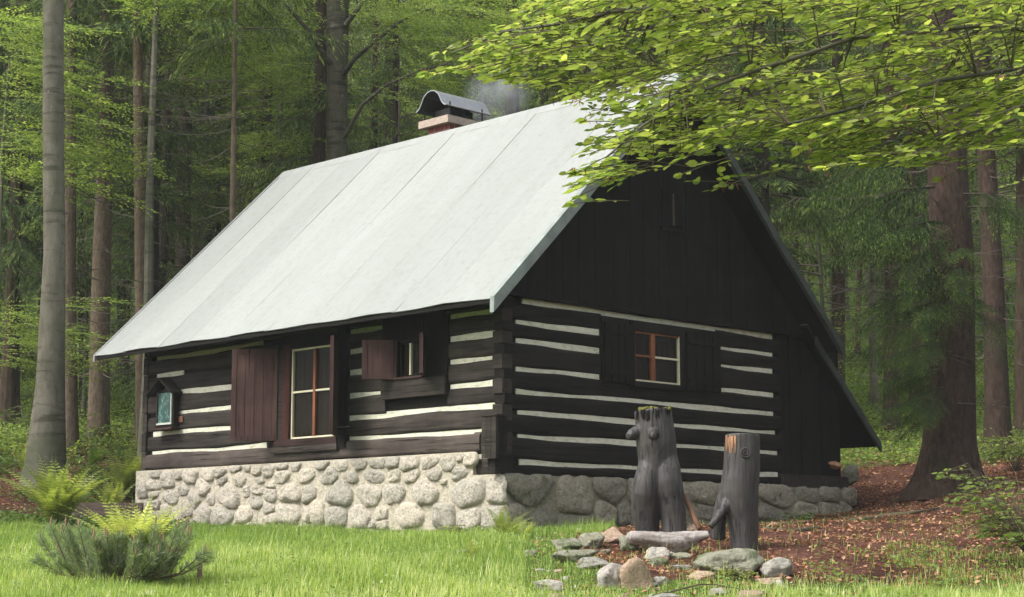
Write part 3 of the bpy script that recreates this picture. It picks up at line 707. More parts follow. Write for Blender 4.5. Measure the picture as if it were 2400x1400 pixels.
c2 = [(410,270,170,150),(640,270,250,120),(870,260,230,120),(1070,240,190,130),(1290,260,260,170),(1540,240,250,150),(1790,260,200,170),(1920,180,140,100),(2050,190,150,190),(280,400,280,210),(540,430,240,130),(840,415,340,160),(1090,410,170,140),(1310,410,280,150),(1590,390,260,140),(1930,380,300,160),(400,640,400,290),(770,670,330,260),(1090,640,280,220),(1480,620,440,280),(2010,630,500,340),(370,930,260,250),(650,940,310,260),(920,890,180,160),(1290,920,540,300),(1740,930,260,320),(2050,970,330,280),(930,1040,170,110),(820,1040,100,80),(190,1130,300,110),(500,1170,300,130),(850,1180,330,110),(1170,1150,200,120),(1430,1170,300,120),(1660,1190,170,90),(1850,1200,200,100),(2150,1210,260,120),(1720,490,90,60),(200,270,200,110),(80,880,230,270)]
cl = []
for (x, y, w, h) in c1:
    u, v = 310 + x / 5.714, 1040 + y / 5.714; b, z = hitA(u, v, -.1); b2, _z = hitA(u + w / 5.714, v, -.1); _b, z2 = hitA(u, v - h / 5.714, -.1); cl.append((b, z, abs(b - b2), abs(z2 - z)))
for (x, y, w, h) in c2:
    u, v = 720 + x / 5.4545, 1040 + y / 5.4545; b, z = hitA(u, v, -.1); b2, _z = hitA(u + w / 5.4545, v, -.1); _b, z2 = hitA(u, v - h / 5.4545, -.1); cl.append((b, z, abs(b - b2), abs(z2 - z)))
c3l = [(215,350,230,330),(190,700,330,330),(60,960,260,130),(250,960,180,130)]
for (x, y, w, h) in c3l:
    u, v = 1120 + x / 5.714, 1090 + y / 5.714; b, z = hitA(u, v, -.1); b2, _z = hitA(u + w / 5.714, v, -.1); _b, z2 = hitA(u, v - h / 5.714, -.1); cl.append((b, z, abs(b - b2), abs(z2 - z)))
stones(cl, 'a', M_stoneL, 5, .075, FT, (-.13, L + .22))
c3 = [(700,340,640,380),(530,690,300,320),(900,710,350,270),(1340,450,470,560),(1800,340,440,340),(1330,760,430,260),(1720,640,300,290),(1960,650,200,290),(2200,350,360,360),(2180,680,260,260),(520,950,300,120),(900,950,360,120),(1500,960,300,120)]
c4 = [(370,400,330,260),(360,620,330,170),(780,400,440,280),(760,640,400,200),(1250,420,430,270),(1650,420,270,160),(1930,420,260,180),(2170,430,180,240),(1640,610,260,170),(1930,600,250,180),(2130,610,180,180),(1220,640,400,170),(60,450,250,330),(80,700,220,180)]
cg = []
for (x, y, w, h) in c3:
    u, v = 1120 + x / 5.714, 1090 + y / 5.714; a_, z = hitB(u, v, -.1); a2, _z = hitB(u + w / 5.714, v, -.1); _b, z2 = hitB(u, v - h / 5.714, -.1); cg.append((a_, z, abs(a_ - a2), abs(z2 - z)))
for (x, y, w, h) in c4:
    u, v = 1580 + x / 5.217, 1080 + y / 5.217; a_, z = hitB(u, v, -.1); a2, _z = hitB(u + w / 5.217, v, -.1); _b, z2 = hitB(u, v - h / 5.217, -.1); cg.append((a_, z, abs(a_ - a2), abs(z2 - z)))
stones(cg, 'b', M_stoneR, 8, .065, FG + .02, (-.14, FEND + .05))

# ================================================================== TREES AND LEAVES (generators)
LEAF_T = np.array([(0, 0, 0), (.32, .24, .04), (.32, -.24, .04), (.68, .22, .03), (.68, -.22, .03), (1.0, 0, -.06), (.5, 0, -.03)])
LEAF_F = np.array([(0, 6, 1), (0, 2, 6), (1, 6, 3), (2, 4, 6), (3, 6, 5), (4, 5, 6)])
LEAF2_T = np.array([(0, 0, 0), (.5, .27, .03), (.5, -.27, .03), (1, 0, -.05)]); LEAF2_F = np.array([(0, 2, 1), (1, 2, 3)])
def beech_spray(g, base, dirs, length, leaf, step=.035, flat=.35, up=None):
    """leaf positions of one flat spray: base (3), direction (3)"""
    d = dirs / np.linalg.norm(dirs); up = np.array([0, 0, 1.]) if up is None else up
    side = np.cross(up, d); side /= np.linalg.norm(side); nrm = np.cross(d, side)
    P = []; D = []; twigs = [[base + d * length * t - np.array([0, 0, .10 * length * t * t]) for t in np.linspace(0, 1, 5)]]
    n = max(3, int(length / .09)); sgn = 1
    for i in range(n):
        t = (i + .6) / n; b = base + d * length * t - np.array([0, 0, .10 * length * t * t]); sgn = -sgn
        ang = g.uniform(.6, 1.0); sd = d * math.cos(ang) + side * sgn * math.sin(ang) + nrm * g.normal() * .08
        sl = length * (.50 - .28 * t) * g.uniform(.7, 1.15); twigs.append([b, b + sd * sl * .5, b + sd * sl - np.array([0, 0, .05 * sl])])
        m = max(2, int(sl / step)); s2 = 1
        for j in range(m):
            s2 = -s2; q = (j + .7) / m; a2 = g.uniform(.5, .95) if j < m - 1 else 0
            sdd = np.cross(nrm, sd)
            P.append(b + sd * sl * q - np.array([0, 0, .05 * sl * q])); D.append(sd * math.cos(a2) + sdd * s2 * math.sin(a2))
    for k in range(3): P.append(twigs[0][-1]); D.append(d + side * (k - 1) * .7)
    return np.array(P), np.array(D), twigs
def beech_crown(seed, h0, h1, rad, nb, leaf, sub=5, lsp=1.0, droop=.12, flatz=.3):
    """two-level crown: limbs from a stem, sprays on limbs"""
    g = np.random.default_rng(seed); P = []; D = []; tw = MB()
    for i in range(nb):
        t = (i + g.random()) / nb; h = h0 + (h1 - h0) * t; az = g.random() * 2 * PI
        ln = rad * (1.0 - .55 * abs(t - .4)) * g.uniform(.6, 1.1)
        d = np.array([math.cos(az), math.sin(az), g.uniform(.05, .35)])
        pts = [np.array([0, 0, h]) + d * ln * q - np.array([0, 0, droop * ln * q * q]) for q in (0, .33, .66, 1)]
        tw.tube(pts, [.022 * ln / 2, .015 * ln / 2, .009 * ln / 2, .004], 4, False)
        for k in range(sub):
            q = g.uniform(.25, 1.0); b = np.array([0, 0, h]) + d * ln * q - np.array([0, 0, droop * ln * q * q])
            a2 = az + g.uniform(-1.1, 1.1); dd = np.array([math.cos(a2), math.sin(a2), g.uniform(-.25, .12)])
            p, q2, _ = beech_spray(g, b, dd, g.uniform(.5, 1.0) * lsp, leaf, .055 * leaf / .06)
            P.append(p); D.append(q2)
    P = np.concatenate(P); D = np.concatenate(D); n = len(P)
    Z = np.array([0, 0, 1.]) + g.normal(size=(n, 3)) * flatz
    M = frames(D, Z) * (leaf * g.uniform(.7, 1.25, n))[:, None, None]
    return mass('foliage', LEAF2_T, LEAF2_F, M, P, np.clip(g.normal(.5, .25, n), 0, 1)), tw.mesh('limbs')
NEED_T = np.array([(0, 0, 0), (.35, .085, 0), (.35, -.085, 0), (1, 0, -.08), (.45, 0, .06)]); NEED_F = np.array([(0, 4, 1), (0, 2, 4), (1, 4, 3), (2, 3, 4)])
def spruce_branch_pts(g, base, az, ln, droop, hang, dens=1.0, size=.17):
    """needle-twig positions/directions of one spruce branch with hanging side twigs"""
    d = np.array([math.cos(az), math.sin(az), 0]); s = np.array([-math.sin(az), math.cos(az), 0]); P = []; D = []; T = []
    n = int(ln / .11 * dens)
    def pos(q): return base + d * ln * q + np.array([0, 0, -droop * ln * q * q + .10 * ln * q ** 4])
    for i in range(n):
        q = .12 + .88 * (i + g.random()) / n; b = pos(q) + g.normal(size=3) * .02
        for sg in (-1, 1):
            L2 = ln * (.42 * (1 - q) + .10) * g.uniform(.6, 1.2); dd = d * g.uniform(.35, 1.1) + s * sg * g.uniform(.3, 1.0) + np.array([0, 0, -hang * g.uniform(.2, 1.7)]); dd /= np.linalg.norm(dd)
            m = max(1, int(L2 / .085)); 
            for j in range(m):
                t = (j + .5) / m; b2 = b + dd * L2 * t + np.array([0, 0, -hang * .35 * L2 * t * t])
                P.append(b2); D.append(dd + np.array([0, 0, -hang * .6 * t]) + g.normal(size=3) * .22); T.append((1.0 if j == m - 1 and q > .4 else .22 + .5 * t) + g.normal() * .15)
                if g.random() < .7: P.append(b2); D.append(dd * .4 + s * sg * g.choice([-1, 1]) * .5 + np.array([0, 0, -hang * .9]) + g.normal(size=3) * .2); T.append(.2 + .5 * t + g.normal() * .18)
    for k in range(4): P.append(pos(1)); D.append(d + g.normal(size=3) * .3); T.append(.9)
    return P, D, T, [pos(q) for q in (0, .3, .6, .9)]
def spruce_crown(seed, h0, h1, r0, r1, nwh, dens=.8, hang=.55, size=.17, per=5):
    g = np.random.default_rng(seed); P = []; D = []; T = []; tw = MB()
    for i in range(nwh):
        t = (i + g.random() * .6) / nwh; h = h0 + (h1 - h0) * t; ln0 = r0 + (r1 - r0) * t
        for k in range(per):
            az = g.random() * 2 * PI; ln = ln0 * g.uniform(.6, 1.1)
            p, d, tt, st = spruce_branch_pts(g, np.array([0, 0, h + g.normal() * .15]), az, ln, g.uniform(.12, .38), hang, dens, size)
            P += p; D += d; T += tt; tw.tube(st, [.02, .014, .009, .004], 3, False)
    n = len(P); M = frames(np.array(D), g.normal(size=(n, 3)) * .5 + [0, 0, 1]) * (size * g.uniform(.7, 1.3, n))[:, None, None]
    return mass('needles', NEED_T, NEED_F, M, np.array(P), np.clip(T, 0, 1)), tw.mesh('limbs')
def dead_branches(seed, h0, h1, n, rmax, trunk_r=.15):
    g = random.Random(seed); m = MB()
    for i in range(n):
        h = g.uniform(h0, h1); az = g.random() * 2 * PI; ln = g.uniform(.35, 1) * rmax; d = Vector((math.cos(az), math.sin(az), 0)); s = Vector((-d.y, d.x, 0))
        dr = g.uniform(-.05, .5); cv = g.uniform(-.3, .3); pts = [Vector((0, 0, h)) + d * (ln * q) + s * (cv * ln * q * q) + Vector((0, 0, -dr * ln * q + .25 * ln * q * q)) for q in (0, .3, .6, 1)]
        m.tube(pts, [.013, .010, .007, .003], 3, False)
        for k in range(g.randint(1, 4)):
            q = g.uniform(.3, .9); b = pts[0].lerp(pts[3], q) if q > .0 else pts[0]; b = pts[1].lerp(pts[2], g.random()) if g.random() < .6 else pts[2].lerp(pts[3], g.random())
            m.tube([b, b + (d * .4 + s * g.choice([-1, 1]) * .8 + Vector((0, 0, g.uniform(-.7, .3)))) * g.uniform(.12, .45)], [.006, .002], 3, False)
    return m.mesh('dead_branches')
def trunk_mesh(pts, rad, n=12, wob=.05, seed=0, flare=0.0, roots=5, stub=0):
    """pts local; flare adds root buttresses at the foot"""
    m = MB(); r = random.Random(seed); V = []; F = []; ph = r.random() * 6.28
    P = []; R = []
    for i in range(len(pts) - 1):
        k = 6 if i == 0 else 4
        for j in range(k): t = j / k; P.append(Vector(pts[i]).lerp(Vector(pts[i + 1]), t)); R.append(rad[i] + (rad[i + 1] - rad[i]) * t)
    P.append(Vector(pts[-1])); R.append(rad[-1])
    hb = P[0].z
    for i, (p, q) in enumerate(zip(P, R)):
        for k in range(n):
            th = 2 * PI * k / n; hh = p.z - hb
            w = 1 + wob * noise.noise(Vector((math.cos(th) * 1.3, math.sin(th) * 1.3, hh * .8 + seed * 3.1)))
            w += wob * .8 * math.sin(roots * th + ph) * math.exp(-hh * .5)
            if flare: w += flare * math.exp(-hh / .38) * (.55 + .75 * max(0, math.sin(roots * th + ph + .4 * math.sin(2 * th))))
            V.append((p.x + math.cos(th) * q * w, p.y + math.sin(th) * q * w, p.z))
    for i in range(len(P) - 1):
        for k in range(n):
            k2 = (k + 1) % n; F.append((i * n + k, i * n + k2, (i + 1) * n + k2, (i + 1) * n + k))
    F.append(tuple((len(P) - 1) * n + k for k in range(n)))
    return MB().add(V, F).mesh('trunk')
HT = 24.0
sp_trunks = [trunk_mesh([(0, 0, -.4), (0, 0, 2), (.05, .03, 8), (.0, .1, 16), (0, 0, HT)], [.20, .17, .145, .095, .02], 10, .05, s, .5) for s in (1, 2, 3)]
sp_crownA = [spruce_crown(30 + k, [9, 6, 11][k], HT - .3, [2.3, 2.6, 2.0][k], .3, [22, 26, 19][k], .9, [.6, .4, .8][k], .155, 5) for k in range(3)]
sp_crownL = [spruce_crown(40 + k, [1.5, 3.5][k], HT - 4, [2.4, 2.7][k], .5, 30, .9, .6, .16, 5) for k in range(2)]
sp_dead = [dead_branches(50 + k, 1.5, 13, 60, 1.9) for k in range(3)]
be_crown = [beech_crown(60 + k, [1.5, 3.0, 5.0][k], [7, 10, 14][k], [2.4, 3.2, 3.6][k], [22, 26, 30][k], .095, 5, 1.2) for k in range(3)]
be_trunk = [trunk_mesh([(0, 0, -.3), (.05, 0, 2), (-.05, .1, 6), (.05, 0, [8, 11, 15][k])], [.07 + .03 * k, .055 + .025 * k, .035 + .02 * k, .015], 8, .04, 5 + k, .3) for k in range(3)]

def crown_parts(t, crown, mat, loc=(0, 0, 0), rz=0, s=1.0, twig=None):
    c = link('crown', crown[0], mat, t); c.location = loc; c.rotation_euler = (0, 0, rz); c.scale = (s, s, s); c['kind'] = 'stuff'
    l = link('limbs', crown[1], twig or M_twig, t); l.location = loc; l.rotation_euler = (0, 0, rz); l.scale = (s, s, s); l['kind'] = 'stuff'
    return c

def traced(name, u0, Y, w0, top, w1, mat, label, cat='tree', mid=None, flare=.5, height=22, seed=0, wob=.06, roots=5, nseg=14):
    """a trunk seen in the photo: stands on the ground in photo column u0 at distance Y, passes column top at the upper frame edge"""
    g = ground_at(u0, Y); t = empty(name, g, 0, label, cat)
    pts = [Vector((0, 0, -.35 if w0 < 120 else -.14))]; rad = [w0 / 2 * Y / FPX * 1.02]
    if mid:
        for (u, v, w) in mid:
            p = at(u, v, Y) - g; pts.append(Vector((p.x, 0, p.z))); rad.append(w / 2 * Y / FPX)
    p = at(top, -30, Y) - g; pts.append(Vector((p.x, 0, p.z))); rad.append(w1 / 2 * Y / FPX)
    if p.z < height:
        dx = (pts[-1].x - pts[-2].x) / max(.1, pts[-1].z - pts[-2].z)
        pts.append(Vector((p.x + dx * (height - p.z) * .4, .2, height))); rad.append(rad[-1] * .3)
    tr = link('trunk', trunk_mesh(pts, rad, nseg, wob, seed, flare, roots), mat, t, smooth=True)
    return t, pts, rad
M_ = M_spruceB
T1 = traced('beech_tree', 98, 30, 92, 125, 50, M_beechB, 'tall smooth grey beech trunk with spread roots on the bank left of the cottage', mid=[(110, 1040, 86), (118, 900, 68), (128, 600, 52), (125, 300, 50)], flare=.55, height=26, seed=3, wob=.03)
TL = []
spec = [('spruce_tree', 166, 36, 30, 168, 26, M_spruceG, 'slim pale spruce trunk just behind the tall grey beech', [(164, 700, 28)], 0.4),
        ('spruce_tree', 225, 37.5, 50, 255, 30, M_spruceG, 'thick pale brown spruce trunk between the grey beech and the cottage eave', [(236, 700, 46), (246, 350, 38)], .5),
        ('spruce_tree', 338, 40, 54, 362, 34, M_darkB, 'thick dark spruce trunk with drooping green branches behind the left roof end', [(350, 600, 46), (358, 250, 38)], .5),
        ('spruce_tree', 331, 35.5, 28, 322, 24, M_spruceG, 'grey trunk standing against the left end of the cottage wall', [(330, 800, 26)], .4),
        ('spruce_tree', 366, 45, 18, 375, 13, M_spruceG, 'slim pale trunk touching the thick dark spruce behind the left roof end', [(371, 500, 16)], .3),
        ('spruce_tree', 425, 42, 38, 440, 30, M_spruceB, 'brownish green spruce trunk right of the thick dark one, above the roof', [(430, 500, 34)], .4),
        ('spruce_tree', 543, 34, 15, 553, 9, M_spruceG, 'very slim pale pinkish trunk rising over the left verge of the roof', [(545, 500, 14)], .3),
        ('spruce_tree', 623, 44, 29, 630, 22, M_spruceB, 'grey brown spruce trunk rising just left of the ridge end', [(625, 400, 27)], .4),
        ('spruce_tree', 510, 50, 16, 512, 12, M_darkB, 'thin dark trunk left of the very slim pale one behind the roof', [(510, 500, 15)], .3),
        ('spruce_tree', 483, 53, 15, 486, 11, M_darkB, 'second thin dark trunk left of the very slim pale one, deeper in the wood', [(484, 500, 14)], .3),
        ('spruce_tree', 402, 50, 12, 405, 9, M_spruceR, 'thin reddish trunk squeezed between two thick spruces behind the roof', [(404, 500, 11)], .3),
        ('spruce_tree', 25, 44, 30, 40, 22, M_spruceR, 'reddish brown trunk near the left picture edge', [(30, 500, 27)], .4),
        ('spruce_tree', 187, 48, 18, 190, 12, M_darkB, 'thin dark trunk between the slim pale and the thick pale spruce on the left', [(188, 500, 16)], .3),
        ('spruce_tree', 95, 52, 22, 90, 16, M_darkB, 'dark trunk peeping out left of the tall grey beech', [(93, 500, 20)], .3),
        ('spruce_tree', 278, 52, 20, 282, 15, M_spruceB, 'brown trunk between the cottage eave and the thick pale spruce', [(280, 500, 18)], .3),
        ('spruce_tree', 1446, 36, 34, 1446, 28, M_darkB, 'dark spruce trunk seen above the roof through a gap in the beech leaves', [(1446, 200, 30)], .3),
        ('spruce_tree', 1968, 44, 34, 1962, 26, M_spruceB, 'grey brown spruce trunk just right of the lean-to roof', [(1966, 600, 31)], .4),
        ('spruce_tree', 2093, 40, 38, 2080, 28, M_spruceR, 'reddish spruce trunk between the lean-to and the massive spruce', [(2090, 600, 33)], .4),
        ('spruce_tree', 2345, 36, 62, 2290, 36, M_spruceR, 'second thickest spruce trunk, right behind the massive one', [(2330, 700, 50)], .5),
        ('spruce_tree', 2400, 38, 34, 2392, 24, M_spruceB, 'trunk cut by the right picture edge', [(2396, 500, 30)], .4),
        ('spruce_tree', 2018, 58, 14, 2020, 10, M_spruceR, 'thin trunk deep in the wood right of the lean-to', [(2018, 500, 12)], .3),
        ('spruce_tree', 2140, 60, 15, 2146, 11, M_darkB, 'thin dark trunk deep in the wood just left of the massive spruce', [(2142, 500, 13)], .3)]
for i, (nm, u0, Y, w0, tp, w1, mt, lab, mid, fl) in enumerate(spec):
    t, pts, rad = traced(nm, u0, Y, w0, tp, w1, mt, lab, mid=mid, flare=fl, seed=20 + i, height=24, nseg=12)
    TL.append(t)
    dl = link('dead_branches', sp_dead[i % 3], M_twig, t); dl.rotation_euler = (0, 0, i * 1.3); dl['kind'] = 'stuff'
    k = i % 3; z0 = [9, 6, 11][k]
    if Y > 33: crown_parts(t, sp_crownA[k], M_needle, rz=i * 2.1)
# big right-hand spruce
TB, tbp, _ = traced('spruce_tree', 2222, 28.5, 150, 2198, 84, M_spruceR, 'massive reddish spruce right of the cottage with spread roots and low hanging branches',
                    mid=[(2224, 1040, 122), (2230, 900, 110), (2232, 600, 100), (2222, 400, 93)], flare=.45, seed=77, height=28, wob=.07, roots=7, nseg=40)
_db = link('dead_branches', sp_dead[1], M_twig, TB); _db.scale = (1.3, 1.3, .9); _db['kind'] = 'stuff'
# --- individually placed spruce boughs (on trees of the photo)
def bough_mesh(seed, ln, droop, hang, dens, size):
    g = np.random.default_rng(seed); P, D, T, st = spruce_branch_pts(g, np.zeros(3), 0, ln, droop, hang, dens, size)
    n = len(P); M = frames(np.array(D), g.normal(size=(n, 3)) * .5 + [0, 0, 1]) * (size * g.uniform(.7, 1.3, n))[:, None, None]
    return mass('bough', NEED_T, NEED_F, M, np.array(P), np.clip(T, 0, 1)), MB().tube(st, [.03, .02, .012, .005], 5, False).mesh('stem')
boughs = [bough_mesh(90 + k, 2.4, [.35, .5, .65][k], [.6, .8, 1.0][k], 3.4, .085) for k in range(6 - 3)]
def bough(tree, k, u, v, Y, az, s, mat=None):
    """bough whose root is at photo column u,row v; distance Y"""
    p = at(u, v, Y) - tree.location
    b = link('branch', boughs[k][0], mat or M_needle, tree); b.location = p; b.rotation_euler = (0, 0, az); b.scale = (s,) * 3
    c = link('stem', boughs[k][1], M_darkB, b); b['kind'] = 'stuff'
r = random.Random(31)
for (u, v, Y, az, s, k) in [(2210, 690, 28.2, 182, .9, 1), (2215, 760, 28, 200, .95, 2), (2205, 820, 28, 170, .8, 1), (2215, 600, 28.4, 190, 1.0, 1), (2200, 880, 27.8, 205, .65, 2),
                            (2210, 500, 28.3, 175, 1.1, 0), (2200, 400, 28, 195, 1.2, 1), (2190, 330, 28, 185, 1.2, 1), (2240, 640, 27.7, 250, .8, 2), (2240, 700, 27.6, 285, .7, 1),
                            (2215, 730, 28.8, 165, .9, 2), (2205, 780, 27.8, 225, .75, 2), (2230, 540, 27.8, 220, .9, 2), (2270, 470, 28, 300, 1., 1), (2210, 850, 28.4, 185, .7, 2), (2200, 930, 28, 190, .5, 2), (2225, 780, 27.5, 240, .8, 2), (2215, 840, 27.5, 215, .8, 1), (2225, 700, 27.5, 255, .9, 2), (2205, 900, 27.6, 200, .7, 2), (2215, 660, 27.6, 210, .9, 1), (2240, 600, 27.5, 270, .8, 2),
                            (2200, 860, 27.4, 195, .95, 2), (2205, 900, 27.3, 205, .85, 2), (2210, 930, 27.3, 225, .75, 2), (2195, 950, 27.5, 185, .65, 2), (2200, 820, 27.3, 215, 1., 2), (2215, 960, 27.2, 240, .55, 2), (2195, 780, 27.4, 190, 1., 1), (2190, 900, 27.8, 178, .8, 2)]:
    for rep in range(2): bough(TB, (k + rep) % 3, u + r.uniform(-25, 10), v + r.uniform(-25, 45), Y + r.uniform(-.4, .4), math.radians(az + r.uniform(-25, 25)), s * (.50 if v > 740 else .66 if v > 560 else .9) * r.uniform(.75, 1.05), M_needleD)
for (u, v, az, s, k) in [(350, 250, 200, .8, 0), (345, 330, 170, .9, 1), (355, 300, 340, .8, 0), (360, 380, 320, .8, 1), (345, 430, 190, 1.0, 1), (355, 455, 350, .9, 0), (350, 400, 215, .7, 1), (360, 520, 330, .6, 1),
                         (345, 480, 160, .8, 2), (355, 200, 300, .8, 0), (350, 150, 230, .8, 1), (355, 350, 265, .7, 1), (350, 500, 240, .7, 2)]:
    bough(TL[2], k, u, v, 39.8, math.radians(az), s * 1.15)
# spruce behind the gable on the right: hanging screens over the right roof slope
TH_ = empty('spruce_tree', ground_at(1800, 38), 0, 'dark spruce with long hanging branches directly behind the right roof slope', 'tree')
link('trunk', sp_trunks[0], M_darkB, TH_)
for i in range(34):
    u, v = r.uniform(1590, 2010), r.uniform(300, 520); az = 180 if u < 1790 else 0
    bough(TH_, r.choice([1, 2, 2]), 1800 + (u - 1800) * .25, v - 60, 37 + r.random() * 2, math.radians(az + r.uniform(-55, 55)), r.uniform(.9, 1.5))
link('crown', sp_crownA[1][0], M_needle, TH_)['kind'] = 'stuff'

# big beech behind the ridge with spreading limbs
M_beechD = barkm('dark_beech_bark', (.050, .046, .034), (.11, .102, .078), (7, 7, 2.5), (.05, .065, .03), .60, True, .008)
T15, p15, _ = traced('beech_tree', 785, 38, 60, 793, 56, M_beechD, 'big grey beech behind the ridge left of the chimney with arching limbs', mid=[(790, 400, 50), (790, 200, 50)], flare=.4, height=22, seed=9, wob=.03)
def limb(tree, pts, rads, Y, mat=M_beechD, dy=0, name='limb', n=7):
    q = [at(u, v, Y + dy * i) - tree.location for i, (u, v) in enumerate(pts)]
    return MB().tube(q, [w / 2 * Y / FPX for w in rads], n, False).build(name, mat, tree, smooth=True)
limb(T15, [(775, 150), (755, 125), (730, 80), (690, 35), (640, -20)], [14, 12, 10, 8, 6], 37.8, dy=-.3)
limb(T15, [(805, 175), (830, 140), (880, 95), (940, 50), (1010, 20)], [14, 12, 9, 7, 4], 37.8, dy=-.3)
limb(T15, [(805, 325), (825, 290), (850, 245), (905, 200), (985, 165), (1050, 150)], [10, 10, 9, 7, 5, 3], 37.6, dy=-.3)
limb(T15, [(810, 60), (840, 20), (880, -40)], [14, 11, 8], 37.8, dy=-.2)

# leafy sprays placed one by one: mid-distance beech foliage
def spray_mesh(seed, ln, leaf, step, T=LEAF_T, F=LEAF_F, flat=.28, nside=1):
    g = np.random.default_rng(seed); P, D, tw = beech_spray(g, np.zeros(3), np.array([1., 0, 0]), ln, leaf, step); n = len(P)
    M = frames(D, np.array([0, 0, 1.]) + g.normal(size=(n, 3)) * flat) * (leaf * g.uniform(.7, 1.2, n))[:, None, None]
    m = MB()
    for t in tw: m.tube(t, [.006 if t is tw[0] else .003] * len(t), 3, False)
    return mass('spray', T, F, M, P, np.clip(g.normal(.5, .25, n), 0, 1)), m.mesh('twigs')
mids = [spray_mesh(200 + k, 1.7, .085, .06, LEAF2_T, LEAF2_F, .35) for k in range(3)]
def cloud(tree, polys, Y0, Y1, n, mat, az0, azr, seed, s0=.7, s1=1.2, tilt=-.1):
    """scatter leafy branches of one tree through a region; every branch is a child of that tree"""
    g = random.Random(seed); k = 0; (ua, va, ub, vb) = polys; P = []
    for i in range(n):
        u, v, Y = g.uniform(ua, ub), g.uniform(va, vb), g.uniform(Y0, Y1)
        p = at(u, v, Y) - tree.location; me = mids[g.randrange(3)]
        b = link('branch', me[0], mat, tree); b.location = p; b.rotation_euler = (g.uniform(-.25, .25), tilt * -1 + g.uniform(-.2, .2), az0 + g.uniform(-azr, azr)); b.scale = (g.uniform(s0, s1),) * 3; b['kind'] = 'stuff'
        P.append(p)
    return P
P15 = cloud(T15, (500, -60, 780, 190), 36.5, 39, 80, M_beechM, PI, .9, 1) + cloud(T15, (800, -60, 1160, 110), 35.5, 38.5, 80, M_beechM, 0, .9, 2) + cloud(T15, (860, 120, 1060, 230), 35.5, 38, 16, M_beechM, 0, .6, 3, .5, .9)
T1c = cloud(T1[0], (150, 90, 250, 180), 28.5, 30, 0, M_beechM, 0, .5, 4)
bl = empty('beech_tree', ground_at(-60, 31), 0, 'young beech at the left picture edge with layered green foliage across the tall trunk', 'tree')
link('trunk', be_trunk[2], M_beechB, bl)
cloud(bl, (-80, 20, 60, 180), 32, 34, 26, M_beechM, 0, .7, 5); cloud(bl, (-80, 180, 180, 420), 32, 34, 52, M_beechM, 0, .6, 6)
bl2 = empty('beech_sapling', ground_at(-30, 34), 0, 'low beech sapling with pale leaves beside the foot of the tall grey beech', 'sapling')
link('trunk', be_trunk[0], M_beechB, bl2)
cloud(bl2, (-80, 690, 150, 880), 33, 35, 40, M_beechM, 0, .7, 7, .6, 1.)
bs = empty('beech_sapling', ground_at(640, 42), 0, 'leafy young beech with bright foliage behind the left end of the ridge', 'sapling')
link('trunk', be_trunk[1], M_beechB, bs)
cloud(bs, (540, 110, 780, 400), 41, 44, 90, M_beechM, .5, 3, 8, .7, 1.1)
bt = empty('beech_sapling', ground_at(330, 33), 0, 'young beech whose bright leaves hang into the top left among the spruces', 'sapling')
link('trunk', be_trunk[2], M_beechB, bt)
cloud(bt, (200, -60, 350, 30), 32, 34, 18, M_beechM, 0, 1, 9)

# ------------------------------------------------------------------ the forest behind
def forest():
    g = random.Random(99); placed = []
    def ok(x, y, d):
        for (a, b) in placed:
            if (a - x) ** 2 + (b - y) ** 2 < d * d: return False
        return True
    protos = {}
    def make(kind, k):
        if kind == 's': parts = [('trunk', sp_trunks[k], [M_spruceB, M_spruceR, M_darkB][k]), ('crown', sp_crownA[k][0], M_needle), ('limbs', sp_crownA[k][1], M_twig), ('dead_branches', sp_dead[k], M_twig)]
        elif kind == 'l': parts = [('trunk', sp_trunks[k], M_spruceB), ('crown', sp_crownL[k][0], M_needle), ('limbs', sp_crownL[k][1], M_twig)]
        else: parts = [('trunk', be_trunk[k], M_beechB), ('crown', be_crown[k][0], M_beechM), ('limbs', be_crown[k][1], M_twig)]
        return parts
    labs = {'s': ('spruce_tree', 'tall bare-stemmed spruce deep in the wood behind the cottage', 'tree', 'bare-stemmed spruces of the wood behind the cottage'),
            'l': ('spruce_tree', 'dense spruce branched down to the ground in the wood behind the cottage', 'tree', 'densely branched spruces of the wood behind the cottage'),
            'b': ('beech_tree', 'young light green beech among the spruces of the wood behind the cottage', 'tree', 'young beeches of the wood behind the cottage')}
    n = 0
    for (y0, y1, cnt, dist, mix) in [(41, 58, 70, 2.2, 'sslbbb'), (58, 82, 85, 3.0, 'slbbbl'), (82, 125, 90, 4.2, 'llbbbl')]:
        tries = 0; c = 0
        while c < cnt and tries < 4000:
            tries += 1; y = g.uniform(y0, y1); x = g.uniform(-.40, .40) * y
            if not ok(x, y, dist): continue
            lx = to_local((x, y, 0))
            placed.append((x, y)); kind = g.choice(mix); k = g.randrange(2 if kind == 'l' else 3)
            nm, lab, cat, grp = labs[kind]
            t = empty(nm, (x, y, tz(x, y)), g.random() * 6.28, lab, cat, grp); s = g.uniform(.8, 1.15) * (1.25 if kind == 'b' and y > 58 else 1)
            t.scale = (s, s, s * g.uniform(.95, 1.1))
            for pn, me, mt in make(kind, k):
                o = link(pn, me, mt, t)
                if pn != 'trunk': o['kind'] = 'stuff'
            c += 1; n += 1
forest()
